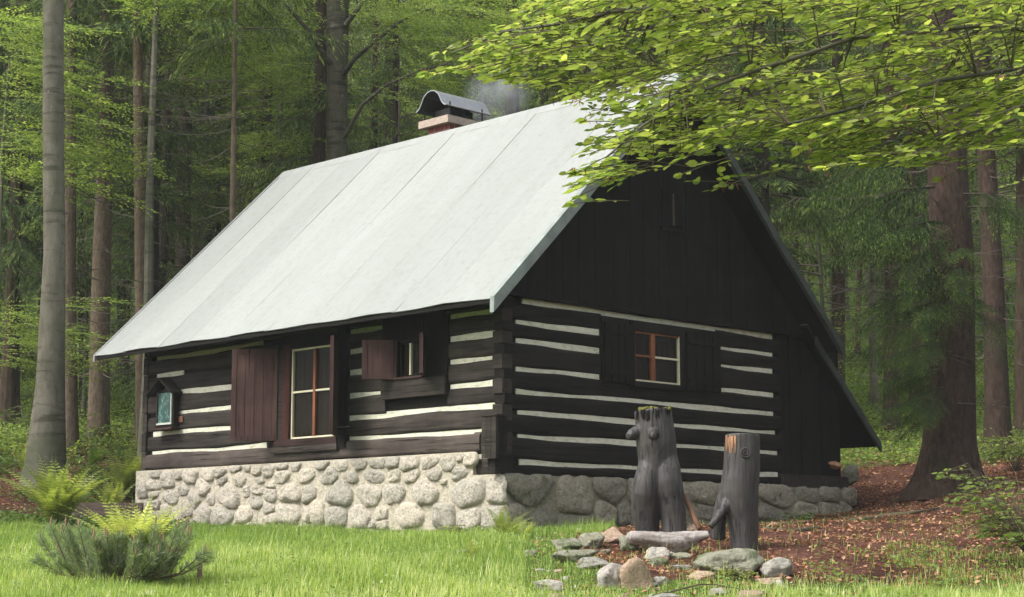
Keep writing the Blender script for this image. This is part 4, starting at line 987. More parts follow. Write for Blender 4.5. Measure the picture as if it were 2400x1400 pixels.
# unseen trees around the clearing, added to shade the gable and dim window reflections
g_ = random.Random(5)
for (x, y, kind) in [(13, 22, 's'), (12, 14, 's'), (16, 30, 'l'), (15.5, 9, 's'), (-14, 34, 's'), (-17, 26, 's'), (14, 36, 's'), (18, 18, 'l'), (-22, 18, 'l'), (-19, 40, 'l'), (11.5, 27, 'b'),
                     (14, 0, 'l'), (17, -6, 'l'), (20, 4, 'l'), (23, -12, 's'), (12, -14, 'l'), (18, -18, 'l'), (25, -3, 'l'), (8, -22, 'l'), (28, 8, 'l'), (1, -28, 'l'), (-8, -27, 's'), (-15, -22, 'l'), (-22, -14, 'l'),
                     (-27, -6, 'l'), (-29, 4, 'l'), (-26, 11, 's'), (-33, -2, 'l'), (-30, -14, 'l'), (-24, -24, 'l'), (-35, 8, 'l'), (14, -25, 'l')]:
    t = empty('spruce_tree' if kind != 'b' else 'beech_tree', (x, y, tz(x, y)), g_.random() * 6, 'unseen tree added beside the clearing to hold back low sky light', 'tree', 'unseen trees added beside the clearing')
    if kind == 'b': L_ = [('trunk', be_trunk[1], M_beechB), ('crown', be_crown[1][0], M_beechM)]
    else: L_ = [('trunk', sp_trunks[0], M_spruceB), ('crown', (sp_crownA[0] if kind == 's' else sp_crownL[0])[0], M_needle)]
    for pn, me, mt in L_:
        o = link(pn, me, mt, t)
        if pn != 'trunk': o['kind'] = 'stuff'
#@@REST
# ================================================================== overhanging beech in front (trunk stands right of the picture)
OB = empty('beech_tree', (5.6, 8.6, tz(5.6, 8.6)), 0, 'near beech with bright leafy branches hanging over the roof and gable', 'tree')
link('trunk', trunk_mesh([(0, 0, -.3), (0, 0, 2), (.1, .1, 5), (0, .2, 9), (.1, 0, 13)], [.30, .25, .22, .16, .04], 18, .03, 4, .5), M_beechB, OB, smooth=True)
POLY = [(1000,168),(1040,110),(1150,55),(1240,10),(1260,-90),(2520,-90),(2520,290),(2400,325),(2330,345),(2280,300),(2215,395),(2120,390),(2010,365),(1930,390),(1860,335),(1745,395),(1705,430),(1650,422),(1600,372),(1500,372),(1455,372),(1400,420),(1340,478),(1345,400),(1385,330),(1390,262),(1340,228),(1300,232),(1290,200),(1200,190),(1120,180)]
def inside(u, v, poly=POLY):
    c = False; j = len(poly) - 1
    for i in range(len(poly)):
        (x1, y1), (x2, y2) = poly[i], poly[j]
        if (y1 > v) != (y2 > v) and u < (x2 - x1) * (v - y1) / (y2 - y1) + x1: c = not c
        j = i
    return c
def overhang():
    g = np.random.default_rng(17); org = np.array(OB.location)
    LPX = [[(2700, -60, 8.6), (2300, -90, 8.4), (1900, -10, 8.2), (1640, 28, 8.0), (1480, 20, 8.0), (1320, 55, 7.9), (1180, 75, 7.9), (1060, 125, 7.9)],
           [(2700, 100, 8.2), (2300, 60, 7.8), (2000, 90, 7.5), (1760, 170, 7.3), (1600, 230, 7.2), (1500, 300, 7.2), (1420, 370, 7.1)],
           [(2700, 160, 7.6), (2450, 150, 7.2), (2200, 190, 6.9), (1980, 260, 6.8), (1850, 290, 6.8)],
           [(2700, 20, 9.5), (2300, 0, 9.5), (2050, 60, 9.8), (1700, 130, 10), (1450, 190, 10.2), (1330, 205, 10.2)],
           [(2700, 220, 7.9), (2500, 240, 7.6), (2350, 290, 7.4), (2200, 330, 7.3)]]
    nodes = []
    for li, pl in enumerate(LPX):
        q = [at(u, v, Y) - OB.location for u, v, Y in pl]; q = [Vector((0, 0, q[0].z - .5)), *q] if li != 9 else q
        rd = [.03] + [.010 * (1 - i / len(pl)) + .003 for i in range(len(pl))]
        MB().tube(q, rd, 7, False).build('limb', M_beechB, OB, smooth=True)
        for i in range(1, len(q) - 1):
            for t in (0, .33, .66): nodes.append(q[i].lerp(q[i + 1], t))
        nodes.append(q[-1])
    NA = np.array([tuple(n) for n in nodes])
    P = []; D = []; TI = []; tw = MB(); cnt = 0; tries = 0; tips = []
    fixed = [(1004, 166, 7.9), (1030, 120, 7.9), (1090, 100, 8), (1345, 475, 7.1), (1350, 400, 7.2), (1368, 352, 7.2), (1375, 283, 7.3), (1395, 300, 7.3), (1345, 237, 7.5), (1450, 372, 7.1), (1300, 228, 8.5), (1180, 170, 8.2),
             (1705, 428, 7.0), (1640, 422, 7.1), (1935, 390, 6.7), (2015, 364, 6.7), (1880, 340, 6.8), (1960, 285, 6.6), (2150, 255, 6.6), (2315, 343, 6.8), (2335, 180, 6.5), (2130, 385, 7.2), (2210, 415, 7.4), (1600, 405, 7.1), (1420, 410, 7.1), (1290, 190, 8.5), (1110, 165, 8.1)]
    while cnt < 1500 and tries < 26000:
        tries += 1
        if cnt < len(fixed): u, v, Y = fixed[cnt]
        else:
            u, v = g.uniform(990, 2480), g.uniform(-90, 480)
            if not inside(u, v): continue
            if (abs(u - 1450) < 32 and abs(v - 125) < 42) or (abs(u - 1830) < 70 and abs(v - 95) < 26) or (abs(u - 2200) < 36 and abs(v - 50) < 50): continue
            if 1260 < u < 1480 and v > 180 and g.random() < .35: continue
            Y = g.uniform(6.7, 8.6) if g.random() < .6 else g.uniform(8.3, 10.5)
            if u < 1300: Y = g.uniform(7.6, 9.2)
            if noise.noise(Vector((u / 120, v / 45, 3.3))) < -.11 and v > 30: continue
        p = np.array(at(u, v, Y)) - org; tips.append(p)
        dr = np.array([-1.0, g.uniform(-.9, .35), g.uniform(-.42, .10)]); dr /= np.linalg.norm(dr)
        ln = g.uniform(.20, .42); base = p - dr * ln + np.array([0, 0, .08 * ln])
        a, b, t_ = beech_spray(g, base, dr, ln, .055, .028)
        P.append(a); D.append(b); TI.append(np.full(len(a), g.normal(0, .13)) + g.normal(.58, .2, len(a)))
        for q in t_: tw.tube(q, [.0022 if q is t_[0] else .0012] * len(q), 3, False)
        dn = np.linalg.norm(NA - base, axis=1) + 3 * np.maximum(0, base[0] - NA[:, 0]); nn = NA[np.argmin(dn)]
        mid = (nn + base) / 2 + np.array([0, 0, .04])
        if g.random() < .45 and abs(nn[2] - base[2]) < .22: tw.tube([nn, mid, base], [.0042, .003, .0022], 4, False)
        cnt += 1
    P = np.concatenate(P); D = np.concatenate(D); TI = np.clip(np.concatenate(TI), 0, 1); n = len(P)
    M = frames(D, np.array([0, 0, 1.]) + g.normal(size=(n, 3)) * .42) * (.051 * g.uniform(.65, 1.35, n))[:, None, None]
    # drop leaves that would hang in front of the open roof area
    w = P + org; q = w - CAM; xx = q[:, 0]; fw = q[:, 1] * CP + q[:, 2] * SP; up = -q[:, 1] * SP + q[:, 2] * CP
    U = 1200 + FPX * xx / fw; V = 700 - FPX * up / fw
    o = link('twigs', tw.mesh('twigs'), M_twigF, OB); o['kind'] = 'stuff'
    vis = (U > 0) & (U < 2400) & (V > 0) & (V < 700); score = np.where(vis, fw, 99); order = np.argsort(score)
    near = order[:300]; rest = order[300:]
    lm = []
    for k in range(4):
        T = LEAF_T.copy(); T[:, 2] += [0, .02, .02, -.02, .03, 0, -.01] if k % 2 else 0; T[:, 1] *= (.9, 1.0, 1.1, 1.05)[k]
        lm.append(mesh_np('leaf', T, LEAF_F, np.full(len(T), (.35, .5, .65, .85)[k])))
    for i in near:
        l = link('leaf', lm[int(i) % 4], M_beechL, OB)
        m4 = Matrix([[*M[i][0], P[i][0]], [*M[i][1], P[i][1]], [*M[i][2], P[i][2]], [0, 0, 0, 1]]); l.matrix_local = m4
    f = link('foliage', mass('foliage', LEAF_T, LEAF_F, M[rest], P[rest], TI[rest]), M_beechL, OB); f['kind'] = 'stuff'
    # clusters of reddish-brown beechnut husks at a few tips
    hm = Mat('reddish_husk', .8); hm.color((.22, .085, .05))
    h = MB()
    for tpt in tips[:27:2]:
        for k in range(6):
            c = Vector(tpt) + Vector((g.normal() * .02, g.normal() * .02, g.normal() * .012)); h.tube([c, c + Vector((g.normal() * .012, g.normal() * .01, -.022))], [.003, .001], 3, False)
    x = h.build('husks', hm.m, OB); x['kind'] = 'stuff'
M_twigF = plain('beech_twig_bark', (.10, .085, .05), .9, 10, .3)
overhang()

# ================================================================== carved stumps, driftwood, rocks
def remeshed(name, mb, voxel, mat, parent=None, smooth_it=6, loc=None, groove=0.0):
    """joins overlapping tubes into one continuous body"""
    me = mb.mesh(name + '_raw'); tmp = bpy.data.objects.new('tmp', me); sc2 = bpy.data.scenes.new('tmp'); sc2.collection.objects.link(tmp)
    rm = tmp.modifiers.new('r', 'REMESH'); rm.mode = 'VOXEL'; rm.voxel_size = voxel
    sm = tmp.modifiers.new('s', 'SMOOTH'); sm.factor = .6; sm.iterations = smooth_it
    sc2.view_layers[0].update(); dg = sc2.view_layers[0].depsgraph; out = bpy.data.meshes.new_from_object(tmp.evaluated_get(dg))
    bpy.data.objects.remove(tmp); bpy.data.meshes.remove(me); bpy.data.scenes.remove(sc2); out.name = name
    if groove:
        nn_ = [q.normal.copy() for q in out.vertices]
        for q, qn in zip(out.vertices, nn_):
            c = q.co; k = noise.noise(Vector((c.x * 26, c.y * 26, c.z * 1.6))) + .6 * noise.noise(Vector((c.x * 60, c.y * 60, c.z * 3))) + 1.6 * noise.noise(c * 5)
            q.co = c + qn * groove * k
    return link(name, out, mat, parent, loc, smooth=True)
def carvedm():
    m = Mat('weathered_grey_wood', .55, .35)
    a = m.noise(m.coord((22, 22, 1.4)), 1, 6, .7, .5); b = m.noise(m.coord(), 3, 4)
    col = m.ramp(a, [(.3, (.020, .018, .0175)), (.7, (.062, .056, .053))]); col = m.mix(1., col, m.ramp(b, [(.3, (.65,) * 3), (.7, (1.3,) * 3)]), 'MULTIPLY')
    c = m.noise(m.coord((40, 40, 6)), 1, 3, .6); col = m.mix(m.ramp(c, [(.72, (0,) * 3), (.76, (1,) * 3)]), col, (.30, .22, .18))
    ck = m.noise(m.coord((34, 34, 1.0)), 1, 4, .6, .3); cr = m.ramp(ck, [(.36, (.25,) * 3), (.41, (1,) * 3)]); col = m.mix(1., col, cr, 'MULTIPLY')
    m.color(col); m.bump(m.math('ADD', a, cr), .9, .012); return m.m
M_carve = carvedm()
M_raw = wood('split_raw_wood', (.20, .10, .055), (.46, .27, .16), 2, None, .8, .008)
M_moss = plain('yellow_green_moss', (.10, .095, .02), 1, 30, .5, .01)
def px(tree, Y, u, v): return at(u, v, Y) - tree.location
def stump1():
    Y = 20.6; g = ground_at(1540, Y); t = empty('carved_stump', g, 0, 'taller grey torso-shaped stump with two legs and a mossy cut top', 'sculpture')
    def ln(rows, m):
        pts = []; rad = []
        for (v, a, b, off) in rows: p = px(t, Y, (a + b) / 2, v); pts.append((p.x, off, p.z)); rad.append((b - a) / 2 * Y / FPX)
        m.tube(pts, rad, 20, True, .02, len(rows))
    m = MB()
    ln([(960, 1486, 1574, 0), (985, 1489, 1577, 0), (1015, 1491, 1582, 0), (1040, 1492, 1585, 0), (1065, 1495, 1586, .01), (1088, 1496, 1587, .02), (1105, 1497, 1586, .04), (1120, 1502, 1580, .07), (1135, 1512, 1570, .10)], m)
    ln([(1060, 1508, 1556, .02), (1085, 1496, 1558, -.01), (1110, 1489, 1557, -.04), (1135, 1482, 1552, -.05), (1160, 1478, 1547, -.05), (1190, 1480, 1545, -.03), (1215, 1485, 1545, -.02), (1252, 1492, 1545, -.01)], m)
    ln([(1055, 1530, 1578, .0), (1080, 1527, 1588, -.03), (1105, 1527, 1594, -.07), (1130, 1531, 1598, -.09), (1155, 1538, 1601, -.10), (1180, 1544, 1603, -.09), (1205, 1548, 1606, -.08), (1252, 1551, 1609, -.07)], m)
    for (u, v, u2, v2, w, dy) in [(1500, 1009, 1475, 1021, 22, -.09), (1482, 1018, 1469, 1025, 15, -.12), (1530, 1013, 1528, 1023, 22, -.25), (1528, 1022, 1527, 1026, 11, -.30)]:
        a, b = px(t, Y, u, v), px(t, Y, u2, v2); m.tube([(a.x, dy * .5, a.z), (b.x, dy, b.z)], [w * Y / FPX * .75, w * Y / FPX * .55], 12)
    b = remeshed('body', m, .011, M_carve, t, 6, None, .0035)
    top = px(t, Y, 1530, 960); m2 = MB()
    for k in range(26):
        r2 = random.Random(k); x, y = r2.uniform(-.2, .2), r2.uniform(-.2, .12); h = r2.uniform(.01, .045)
        m2.tube([(top.x + x, y, top.z - .02), (top.x + x, y, top.z + h)], [.035, .018], 6)
    remeshed('moss_cap', m2, .014, M_moss, t, 3)
    m3 = MB(); r2 = random.Random(4)
    for k in range(26):
        u = r2.uniform(1487, 1573); p = px(t, Y, u, 963); yy = -math.sqrt(max(0, .225 ** 2 - ((u - 1530) * Y / FPX) ** 2)) * .97
        m3.tube([(p.x, yy, p.z - r2.uniform(.04, .16)), (p.x, yy - .004, p.z + r2.uniform(-.02, .03))], [.012, .008], 5)
    m3.build('ragged_rim', M_dark, t)['kind'] = 'stuff'
    for (u, v, l) in [(1585, 1160, .25), (1592, 1195, .2), (1578, 1175, .15)]:
        p = px(t, Y, u, v); yy = -.05 - math.sqrt(max(0.001, .15 ** 2 - ((u - 1574) * Y / FPX) ** 2)); MB().tube([(p.x, yy + .0, p.z), (p.x + .012, yy - .006, p.z - l)], [.012, .004], 5).build('crack', M_black, t)
stump1()
def stump2():
    Y = 19.4; g = ground_at(1740, Y); t = empty('carved_stump', g, 0, 'shorter grey stump with a round knot and splintered orange wood', 'sculpture')
    def ln(rows, m, off=0, slant=0):
        pts = []; rad = []
        for i, (v, a, b) in enumerate(rows): p = px(t, Y, (a + b) / 2, v); pts.append((p.x, off + slant * i, p.z)); rad.append((b - a) / 2 * Y / FPX)
        m.tube(pts, rad, 20, True, .02, len(rows) + 3)
    m = MB()
    ln([(1018, 1700, 1780), (1050, 1699, 1781), (1090, 1696, 1781), (1125, 1692, 1779), (1157, 1691, 1777), (1190, 1698, 1777), (1220, 1706, 1778), (1250, 1710, 1778), (1292, 1712, 1776)], m)
    ln([(1140, 1692, 1740), (1180, 1680, 1722), (1215, 1671, 1706), (1264, 1667, 1704)], m, .10, .03)
    a, b, c = px(t, Y, 1705, 1180), px(t, Y, 1680, 1212), px(t, Y, 1660, 1236)
    m.tube([(a.x, -.05, a.z), (b.x, -.14, b.z), (c.x, -.18, c.z)], [.08, .048, .040], 14)
    remeshed('body', m, .011, M_carve, t, 6, None, .0035)
    p = px(t, Y, 1742, 1064); m = MB(); n = 20
    for R_, r_ in ((.052, .011), (.028, .011)):
        V = []; F = []
        for i in range(n):
            th = 2 * PI * i / n
            for j in range(6):
                ph = 2 * PI * j / 6; q = R_ + r_ * math.cos(ph); V.append((p.x + q * math.cos(th), -.205 + r_ * math.sin(ph) * .9, p.z + q * math.sin(th)))
        for i in range(n):
            for j in range(6): F.append((i * 6 + j, i * 6 + (j + 1) % 6, ((i + 1) % n) * 6 + (j + 1) % 6, ((i + 1) % n) * 6 + j))
        m.add(V, F)
    m.tube([(p.x, -.19, p.z), (p.x, -.212, p.z)], [.03, .012], 10); m.build('knot', M_carve, t, smooth=True)['kind'] = 'stuff'
    m3 = MB(); r2 = random.Random(8)
    for k in range(16):
        u = 1701 + 20 * r2.random(); v0 = 1020 + r2.random() * 8; q = px(t, Y, u, v0); q2 = px(t, Y, u + r2.uniform(-2, 1), v0 + r2.uniform(14, 42)); yy = -math.sqrt(max(0.0005, .193 ** 2 - ((u - 1740) * Y / FPX) ** 2))
        m3.tube([(q.x, yy, q.z), (q2.x, yy - .004, q2.z)], [.011, .005], 5)
    m3.build('splintered_wood', M_raw, t)['kind'] = 'stuff'
stump2()
def driftm():
    m = Mat('bleached_driftwood', .85, .2); a = m.noise(m.coord((2.2, 14, 14)), 1, 6, .7, .5); b = m.noise(m.coord((4, 4, 4)), 1, 4)
    col = m.ramp(a, [(.32, (.11, .085, .07)), (.5, (.28, .25, .23)), (.75, (.46, .44, .42))]); col = m.mix(m.ramp(b, [(.58, (0,) * 3), (.66, (1,) * 3)]), col, (.15, .085, .055))
    m.color(col); m.bump(a, .9, .02); return m.m
def drift():
    Y = 18.9; g = at(1560, 1290, Y); t = MB()
    rows = [(1469, 1256, 9), (1476, 1258, 16), (1500, 1261, 19), (1525, 1265, 22), (1550, 1270, 25), (1580, 1273, 27), (1605, 1270, 24), (1622, 1263, 18), (1640, 1257, 12), (1662, 1253, 7)]
    pts = [Vector(at(u, v, Y)) - g for u, v, _ in rows]; t.tube(pts, [w * .95 * Y / FPX for _, _, w in rows], 16, True, .14, 3)
    o = remeshed('driftwood_log', t, .012, driftm(), None, 2, g, .006); tag(o, 'bleached grey driftwood log with a brown underside lying in front of the taller stump', 'log')
drift()
def solve_y(u, v, Y0):
    best = Y0; bd = 1e9
    for i in range(160):
        Y = 14.5 + i * .1; p = at(u, v, Y); dz = abs(p.z - tz(p.x, p.y))
        if dz < bd: bd, best = dz, Y
    return best if bd < .03 and abs(best - Y0) < 5 else Y0
def rock(name, u, v, w, h, Y, mat, label, seed, dy=None, sink=.3, fl=1.0, group=None, cat='rock'):
    """rock whose silhouette centre is at (u,v), w x h photo pixels"""
    Y = solve_y(u, v + h * .42, Y); w *= 1.32 if w < 150 else 1.1; h *= 1.08; c = at(u, v, Y); k = Y / FPX; r = random.Random(seed); bm = bmesh.new(); bmesh.ops.create_icosphere(bm, subdivisions=4, radius=1)
    sx, sz = w / 2 * k, h / 2 * k * (1 + sink); sy = (dy or min(sx, sz * 2.2)); o3 = Vector((seed * 3.7, seed * 1.3, 0))
    pl = [(Vector((r.gauss(0, 1), r.gauss(0, 1), r.gauss(0, .8))).normalized(), r.uniform(.46, .84)) for _ in range(16)]
    for q in bm.verts:
        n = q.co.normalized(); d = 1.0
        for (a, o) in pl:
            t = n.dot(a)
            if t > .05: d = min(d, o / t)
        d = d * (1 + .10 * noise.noise(n * 1.6 + o3) + .06 * noise.noise(n * 4.5 + o3) + .025 * noise.noise(n * 11 + o3))
        bx_ = 1 / (abs(n.x) ** 3.5 + abs(n.y) ** 3.5 + abs(n.z) ** 3.5) ** (1 / 3.5); d *= .45 + .55 * bx_
        q.co = Vector((n.x * sx * d * 1.10, n.y * sy * d, n.z * sz * d * 1.05))
    me = bpy.data.meshes.new(name); bm.to_mesh(me); bm.free()
    o = link(name, me, mat, None, (c.x, c.y, c.z - h / 2 * k * sink), True); o.rotation_euler = (0, 0, 0); tag(o, label, cat, group); return o
RK = [(1327,1274,64,36,19.6,'G','rounded lichen-grey rock at the left end of the rock row by the taller stump'),
      (1380,1268,52,40,19.9,'G','mossy grey rock between the left end rock and the pinkish rounded one'),
      (1432,1256,62,36,20.1,'P','pinkish rounded rock just left of the taller stump'),
      (1474,1274,50,34,19.0,'G','small green mossy rock touching the left end of the driftwood log'),
      (1535,1297,52,30,18.2,'W','grey rounded rock just below the driftwood log'),
      (1342,1303,100,28,18.6,'G','long flat greenish rock in the grass below the left end of the rock row'),
      (1393,1317,80,24,18.0,'W','flat pale grey rock left of the pinkish angular one'),
      (1426,1352,58,56,16.8,'W','grey rock half sunk in grass left of the pinkish angular one'),
      (1493,1346,74,78,16.6,'P','pinkish buff angular rock with a crack, largest of the front rocks'),
      (1283,1370,62,26,16.3,'W','pale flat rock in the front grass left of all other front rocks'),
      (1817,1330,66,42,17.9,'W','dark grey rock at the right end of the mossy slab'),
      (1549,1358,34,22,16.6,'W','small whitish rock right of the pinkish angular one'),
      (1642,1348,64,18,17.0,'P','thin buff rock among brown leaves below the mossy slab'),
      (1682,1386,46,22,15.9,'W','small grey rock on the bottom edge right of centre'),
      (1752,1392,62,26,15.8,'P','pinkish flat rock on the bottom edge'),
      (1552,1400,66,18,15.6,'W','thin grey rock half out of the picture at the bottom edge'),
      (1540,1315,48,18,17.8,'G','flat greenish rock below the grey rounded one'),
      (1598,1303,42,14,18.3,'G','small greenish rock between the grey rounded rock and the mossy slab'),
      (1205,1397,44,16,15.6,'P','small pinkish rock at the bottom edge left of centre'),
      (1806,1360,52,18,16.9,'P','small buff rock below the dark grey one'),
      (1600,1330,50,14,17.5,'W','thin pale rock above the thin buff one'),
      (343,1392,52,18,16.0,'W','flat grey rock under the dwarf pine'),
      (1020,1297,56,12,19.8,'W','thin dark flat stone in the grass left of the small front fern'),
      (1090,1294,46,12,20.0,'W','second thin flat stone in the grass beside the small front fern'),
      (1625,1243,26,24,19.6,'P','small round rock wedged between the two stumps'),
      (1993,1108,44,34,29.2,'G','round mossy stone at the right end of the cottage base, under the lean-to')]
for i, (u, v, w, h, Y, mt, lab) in enumerate(RK):
    rock('rock', u, v, w, h, Y, {'G': M_rockG, 'P': M_rockP, 'W': M_rockW}[mt], lab, 40 + i)
rock('rock_slab', 1706, 1316, 170, 56, 18.2, M_rockG, 'big greenish mossy slab carrying the shorter stump', 3, dy=.62, sink=.1, cat='rock')
rock('firewood_chunk', 1957, 1091, 34, 18, 28.6, M_raw, 'pale brown chunk of wood on the lean-to sill beam end', 12, sink=0, cat='wood')
_r = random.Random(77)
for i in range(26):
    u, v = _r.uniform(1235, 1840), _r.uniform(1285, 1398); Y = 15.6 + (1400 - v) / 160 * 5.2; w_ = _r.uniform(12, 30)
    rock('stone', u, v, w_, w_ * _r.uniform(.4, .7), Y, [M_rockG, M_rockP, M_rockW][i % 3], 'small loose stone among grass and brown leaves around the two stumps', 300 + i, group='small loose stones around the stumps', cat='stone')
# stick leaning behind the stumps, twigs
o = MB().tube([at(1602, 1160, 20.6), at(1622, 1200, 20.5), at(1640, 1240, 20.3)], [.03, .032, .034], 8).build('stick', plain('brown_stick', (.16, .085, .05), .9, 10, .3), None, smooth=True); tag(o, 'brown stick leaning between the two grey stumps', 'stick')
o = MB().tube([at(1530, 1396, 15.6), at(1580, 1385, 15.7), at(1640, 1370, 15.9), at(1680, 1371, 16.), at(1760, 1385, 16)], [.008, .010, .009, .006, .004], 6).build('fallen_twig', M_twigF, None); tag(o, 'thin dark fallen twig across the front grass right of the pinkish angular rock', 'twig')
# stake in the grass
p = ground_at(471, 16.0); o = MB().tube([(0, 0, -.1), (0.005, 0, .06), (0, .01, .19)], [.028, .026, .022], 8).build('stake', M_raw if False else plain('stake_wood', (.22, .15, .11), .9, 14, .3), None, p); tag(o, 'short brown wooden stake in the lawn right of the dwarf pine', 'stake')
# stone steps left of the cottage
st = empty('garden_step', ground_at(265, 27.0), math.radians(8), 'low brown plank step beside the left end of the stone base', 'step')
M_step = wood('step_wood', (.07, .05, .04), (.19, .15, .125), 0, None, .9, .01)
MB().box(-.65, .45, -.10, .2, .20, .42).build('board', M_step, st); MB().box(-.80, .40, -.34, -.12, -.06, .19).build('board', M_step, st)
# ================================================================== wall shrine with picture, plaque
bq0, zq1 = hitA(413, 905, -.1); bq1, _ = hitA(368, 905, -.1); _, zq0 = hitA(386, 1003, -.1)
sh = empty('picture_box', to_world(-.02, (bq0 + bq1) / 2, zq0), YAW, 'small roofed wooden box with a green and white picture on the long wall', 'notice box')
bw = abs(bq1 - bq0); hh = zq1 - zq0 - .04; 
MB().box(-.10, 0, -bw / 2 + .02, bw / 2 - .02, .0, hh).build('case', M_dark, sh)
def picm():
    m = Mat('faded_green_picture', .35, .5); n = m.noise(m.coord((1, 9, 5)), 1.6, 5, .7, 1.2); m.color(m.ramp(n, [(.4, (.008, .04, .035)), (.54, (.02, .08, .065)), (.61, (.20, .33, .29)), (.66, (.02, .07, .06))])); return m.m
MB().box(-.106, -.102, -bw / 2 + .09, bw / 2 - .09, .08, hh - .06).build('picture', picm(), sh)
MB().box(-.12, -.101, -bw / 2 + .065, bw / 2 - .065, .05, .08).build('sill', plain('pale_frame', (.5, .5, .45), .6), sh)
for s in (-1, 1):
    MB().box(-.125, -.1015, s * (bw / 2 - .078) - .012, s * (bw / 2 - .078) + .012, .08, hh - .04).build('frame', plain('pale_frame', (.45, .45, .40), .6) if s < 0 else M_shut, sh)
    q = .36; V = [(-.24, 0, hh + .16), (-.24, s * q, hh - .09), (.0, s * q, hh - .09), (.0, 0, hh + .16), (-.24, 0, hh + .19), (-.24, s * q, hh - .06), (.0, s * q, hh - .06), (.0, 0, hh + .19)]
    MB().add(V, BF).build('roof', M_darkY, sh)
MB().box(-.18, 0, -bw / 2 - .04, bw / 2 + .04, -.04, -.003).build('base_board', M_brownsill, sh)
pb, pz = hitA(424, 983); pq = MB().box(-.022, -.006, -.08, .08, -.05, .05).build('plaque', plain('brown_plaque', (.16, .075, .04), .6, 40, .4), None, to_world(0, pb, pz)); pq.rotation_euler = (0, 0, YAW); tag(pq, 'tiny brown plaque on a dark log right of the picture box', 'plaque')

# ================================================================== ferns, dwarf pine, small plants
def frond_mesh(seed, ln, arch, npair=20, wid=.19):
    g = np.random.default_rng(seed); P = []; D = []; S = []; st = []
    for i in range(npair * 2 + 10):
        pass
    def pos(t): return np.array([arch * ln * t * t * .9 + .12 * ln * t, 0, ln * (t - .32 * arch * t ** 2.2)])
    for i in range(npair):
        t = .14 + .86 * i / npair; p = pos(t); tg = pos(t + .02) - pos(t - .02); tg /= np.linalg.norm(tg)
        w = wid * ln * math.sin(PI * min(1, (t * .92 + .10)) ** .8) * (1 if t < .9 else .6)
        for s in (-1, 1):
            d = np.array([0, s, 0]) * .93 + tg * .38 + np.array([0, 0, -.10]); d /= np.linalg.norm(d)
            m = max(2, int(w / .016 / 2.8))
            for j in range(m):        # leaflets along the pinna
                q = (j + .5) / m; b = p + d * w * q + np.array([0, 0, -.12 * w * q * q]); sz = .42 * w * (1 - q * .85) * .5 + .005
                for s2 in (-1, 1): P.append(b); D.append(tg * s2 * .9 + d * .55); S.append(sz)
            P.append(p); D.append(d); S.append(w * 1.03)
    n = len(P); nr = np.cross(np.array(D), [0, 1., 0]) * 0 + np.array([-.6, 0, .8]) + g.normal(size=(n, 3)) * .22
    T = LEAF2_T * np.array([1, .42, 1]); M = frames(np.array(D), nr) * np.array(S)[:, None, None]
    V, F, k = mass_arr(T, LEAF2_F, M, np.array(P)); m = MB().tube([pos(t) for t in (0, .25, .5, .75, 1)], [.006, .005, .004, .003, .001], 3, False)
    mv = np.array(m.v); mf = np.array([t for q in m.f for t in ((q[0], q[1], q[2]), (q[0], q[2], q[3]))])
    V2 = np.concatenate([V, mv]); F2 = np.concatenate([F, mf + len(V)]); tn = np.concatenate([np.repeat(np.clip(g.normal(.55, .2, n), 0, 1), k), np.full(len(mv), .4)])
    return mesh_np('frond', V2, F2, tn)
fronds = [frond_mesh(300 + k, 1.0, [.2, .45, .75, 1.05][k], 18 + k) for k in range(4)]
def fern(u, Y, h, n, label, seed, spread=1.0, mat=None, dz=0.):
    r = random.Random(seed); g = ground_at(u, Y); f = empty('fern', g + Vector((0, 0, dz)), 0, label, 'fern')
    for i in range(n):
        k = min(3, int(r.random() ** 1.1 * 4)); l = link('frond', fronds[k], mat or M_fern, f)
        az = 2 * PI * (i + r.random() * .7) / n * 2.0; l.rotation_euler = (r.uniform(-.1, .1), r.uniform(-.30, .14) * spread, az); s = h * r.uniform(.75, 1.1); l.scale = (s, s, s)
        l.location = (math.cos(az) * .04, math.sin(az) * .04, 0)
fern(133, 24.6, 1.12, 40, 'big bright green fern at the foot of the bank left of the cottage', 1)
fern(312, 15.95, .74, 34, 'yellow-green fern growing out of the dwarf pine', 2, .9, leafm('yellow_fern_fronds', [(0, (.26, .31, .08)), (.5, (.42, .46, .16)), (1, (.58, .58, .27))], .4, .5), .16)
fern(300, 30.8, 1.05, 20, 'tall fern half hidden behind the left end of the stone base', 3)
fern(262, 29.0, .75, 14, 'loose fern on the bank between the big fern and the stone base', 4)
fern(1182, 20.8, .46, 15, 'small bright fern in the grass in front of the near corner of the stone base', 5, 1.3)
fern(1225, 20.2, .34, 10, 'low fern just right of the small bright one in front of the stone base', 6, 1.6)
fern(1105, 18.0, .30, 9, 'faint low fern in the front lawn below the two thin flat stones', 7, 1.6)
fern(60, 31, .7, 12, 'fern on the bank at the left picture edge', 8)
fern(215, 33, .6, 12, 'bluish fern on the bank behind the big bright fern', 9, 1.2, M_plant)
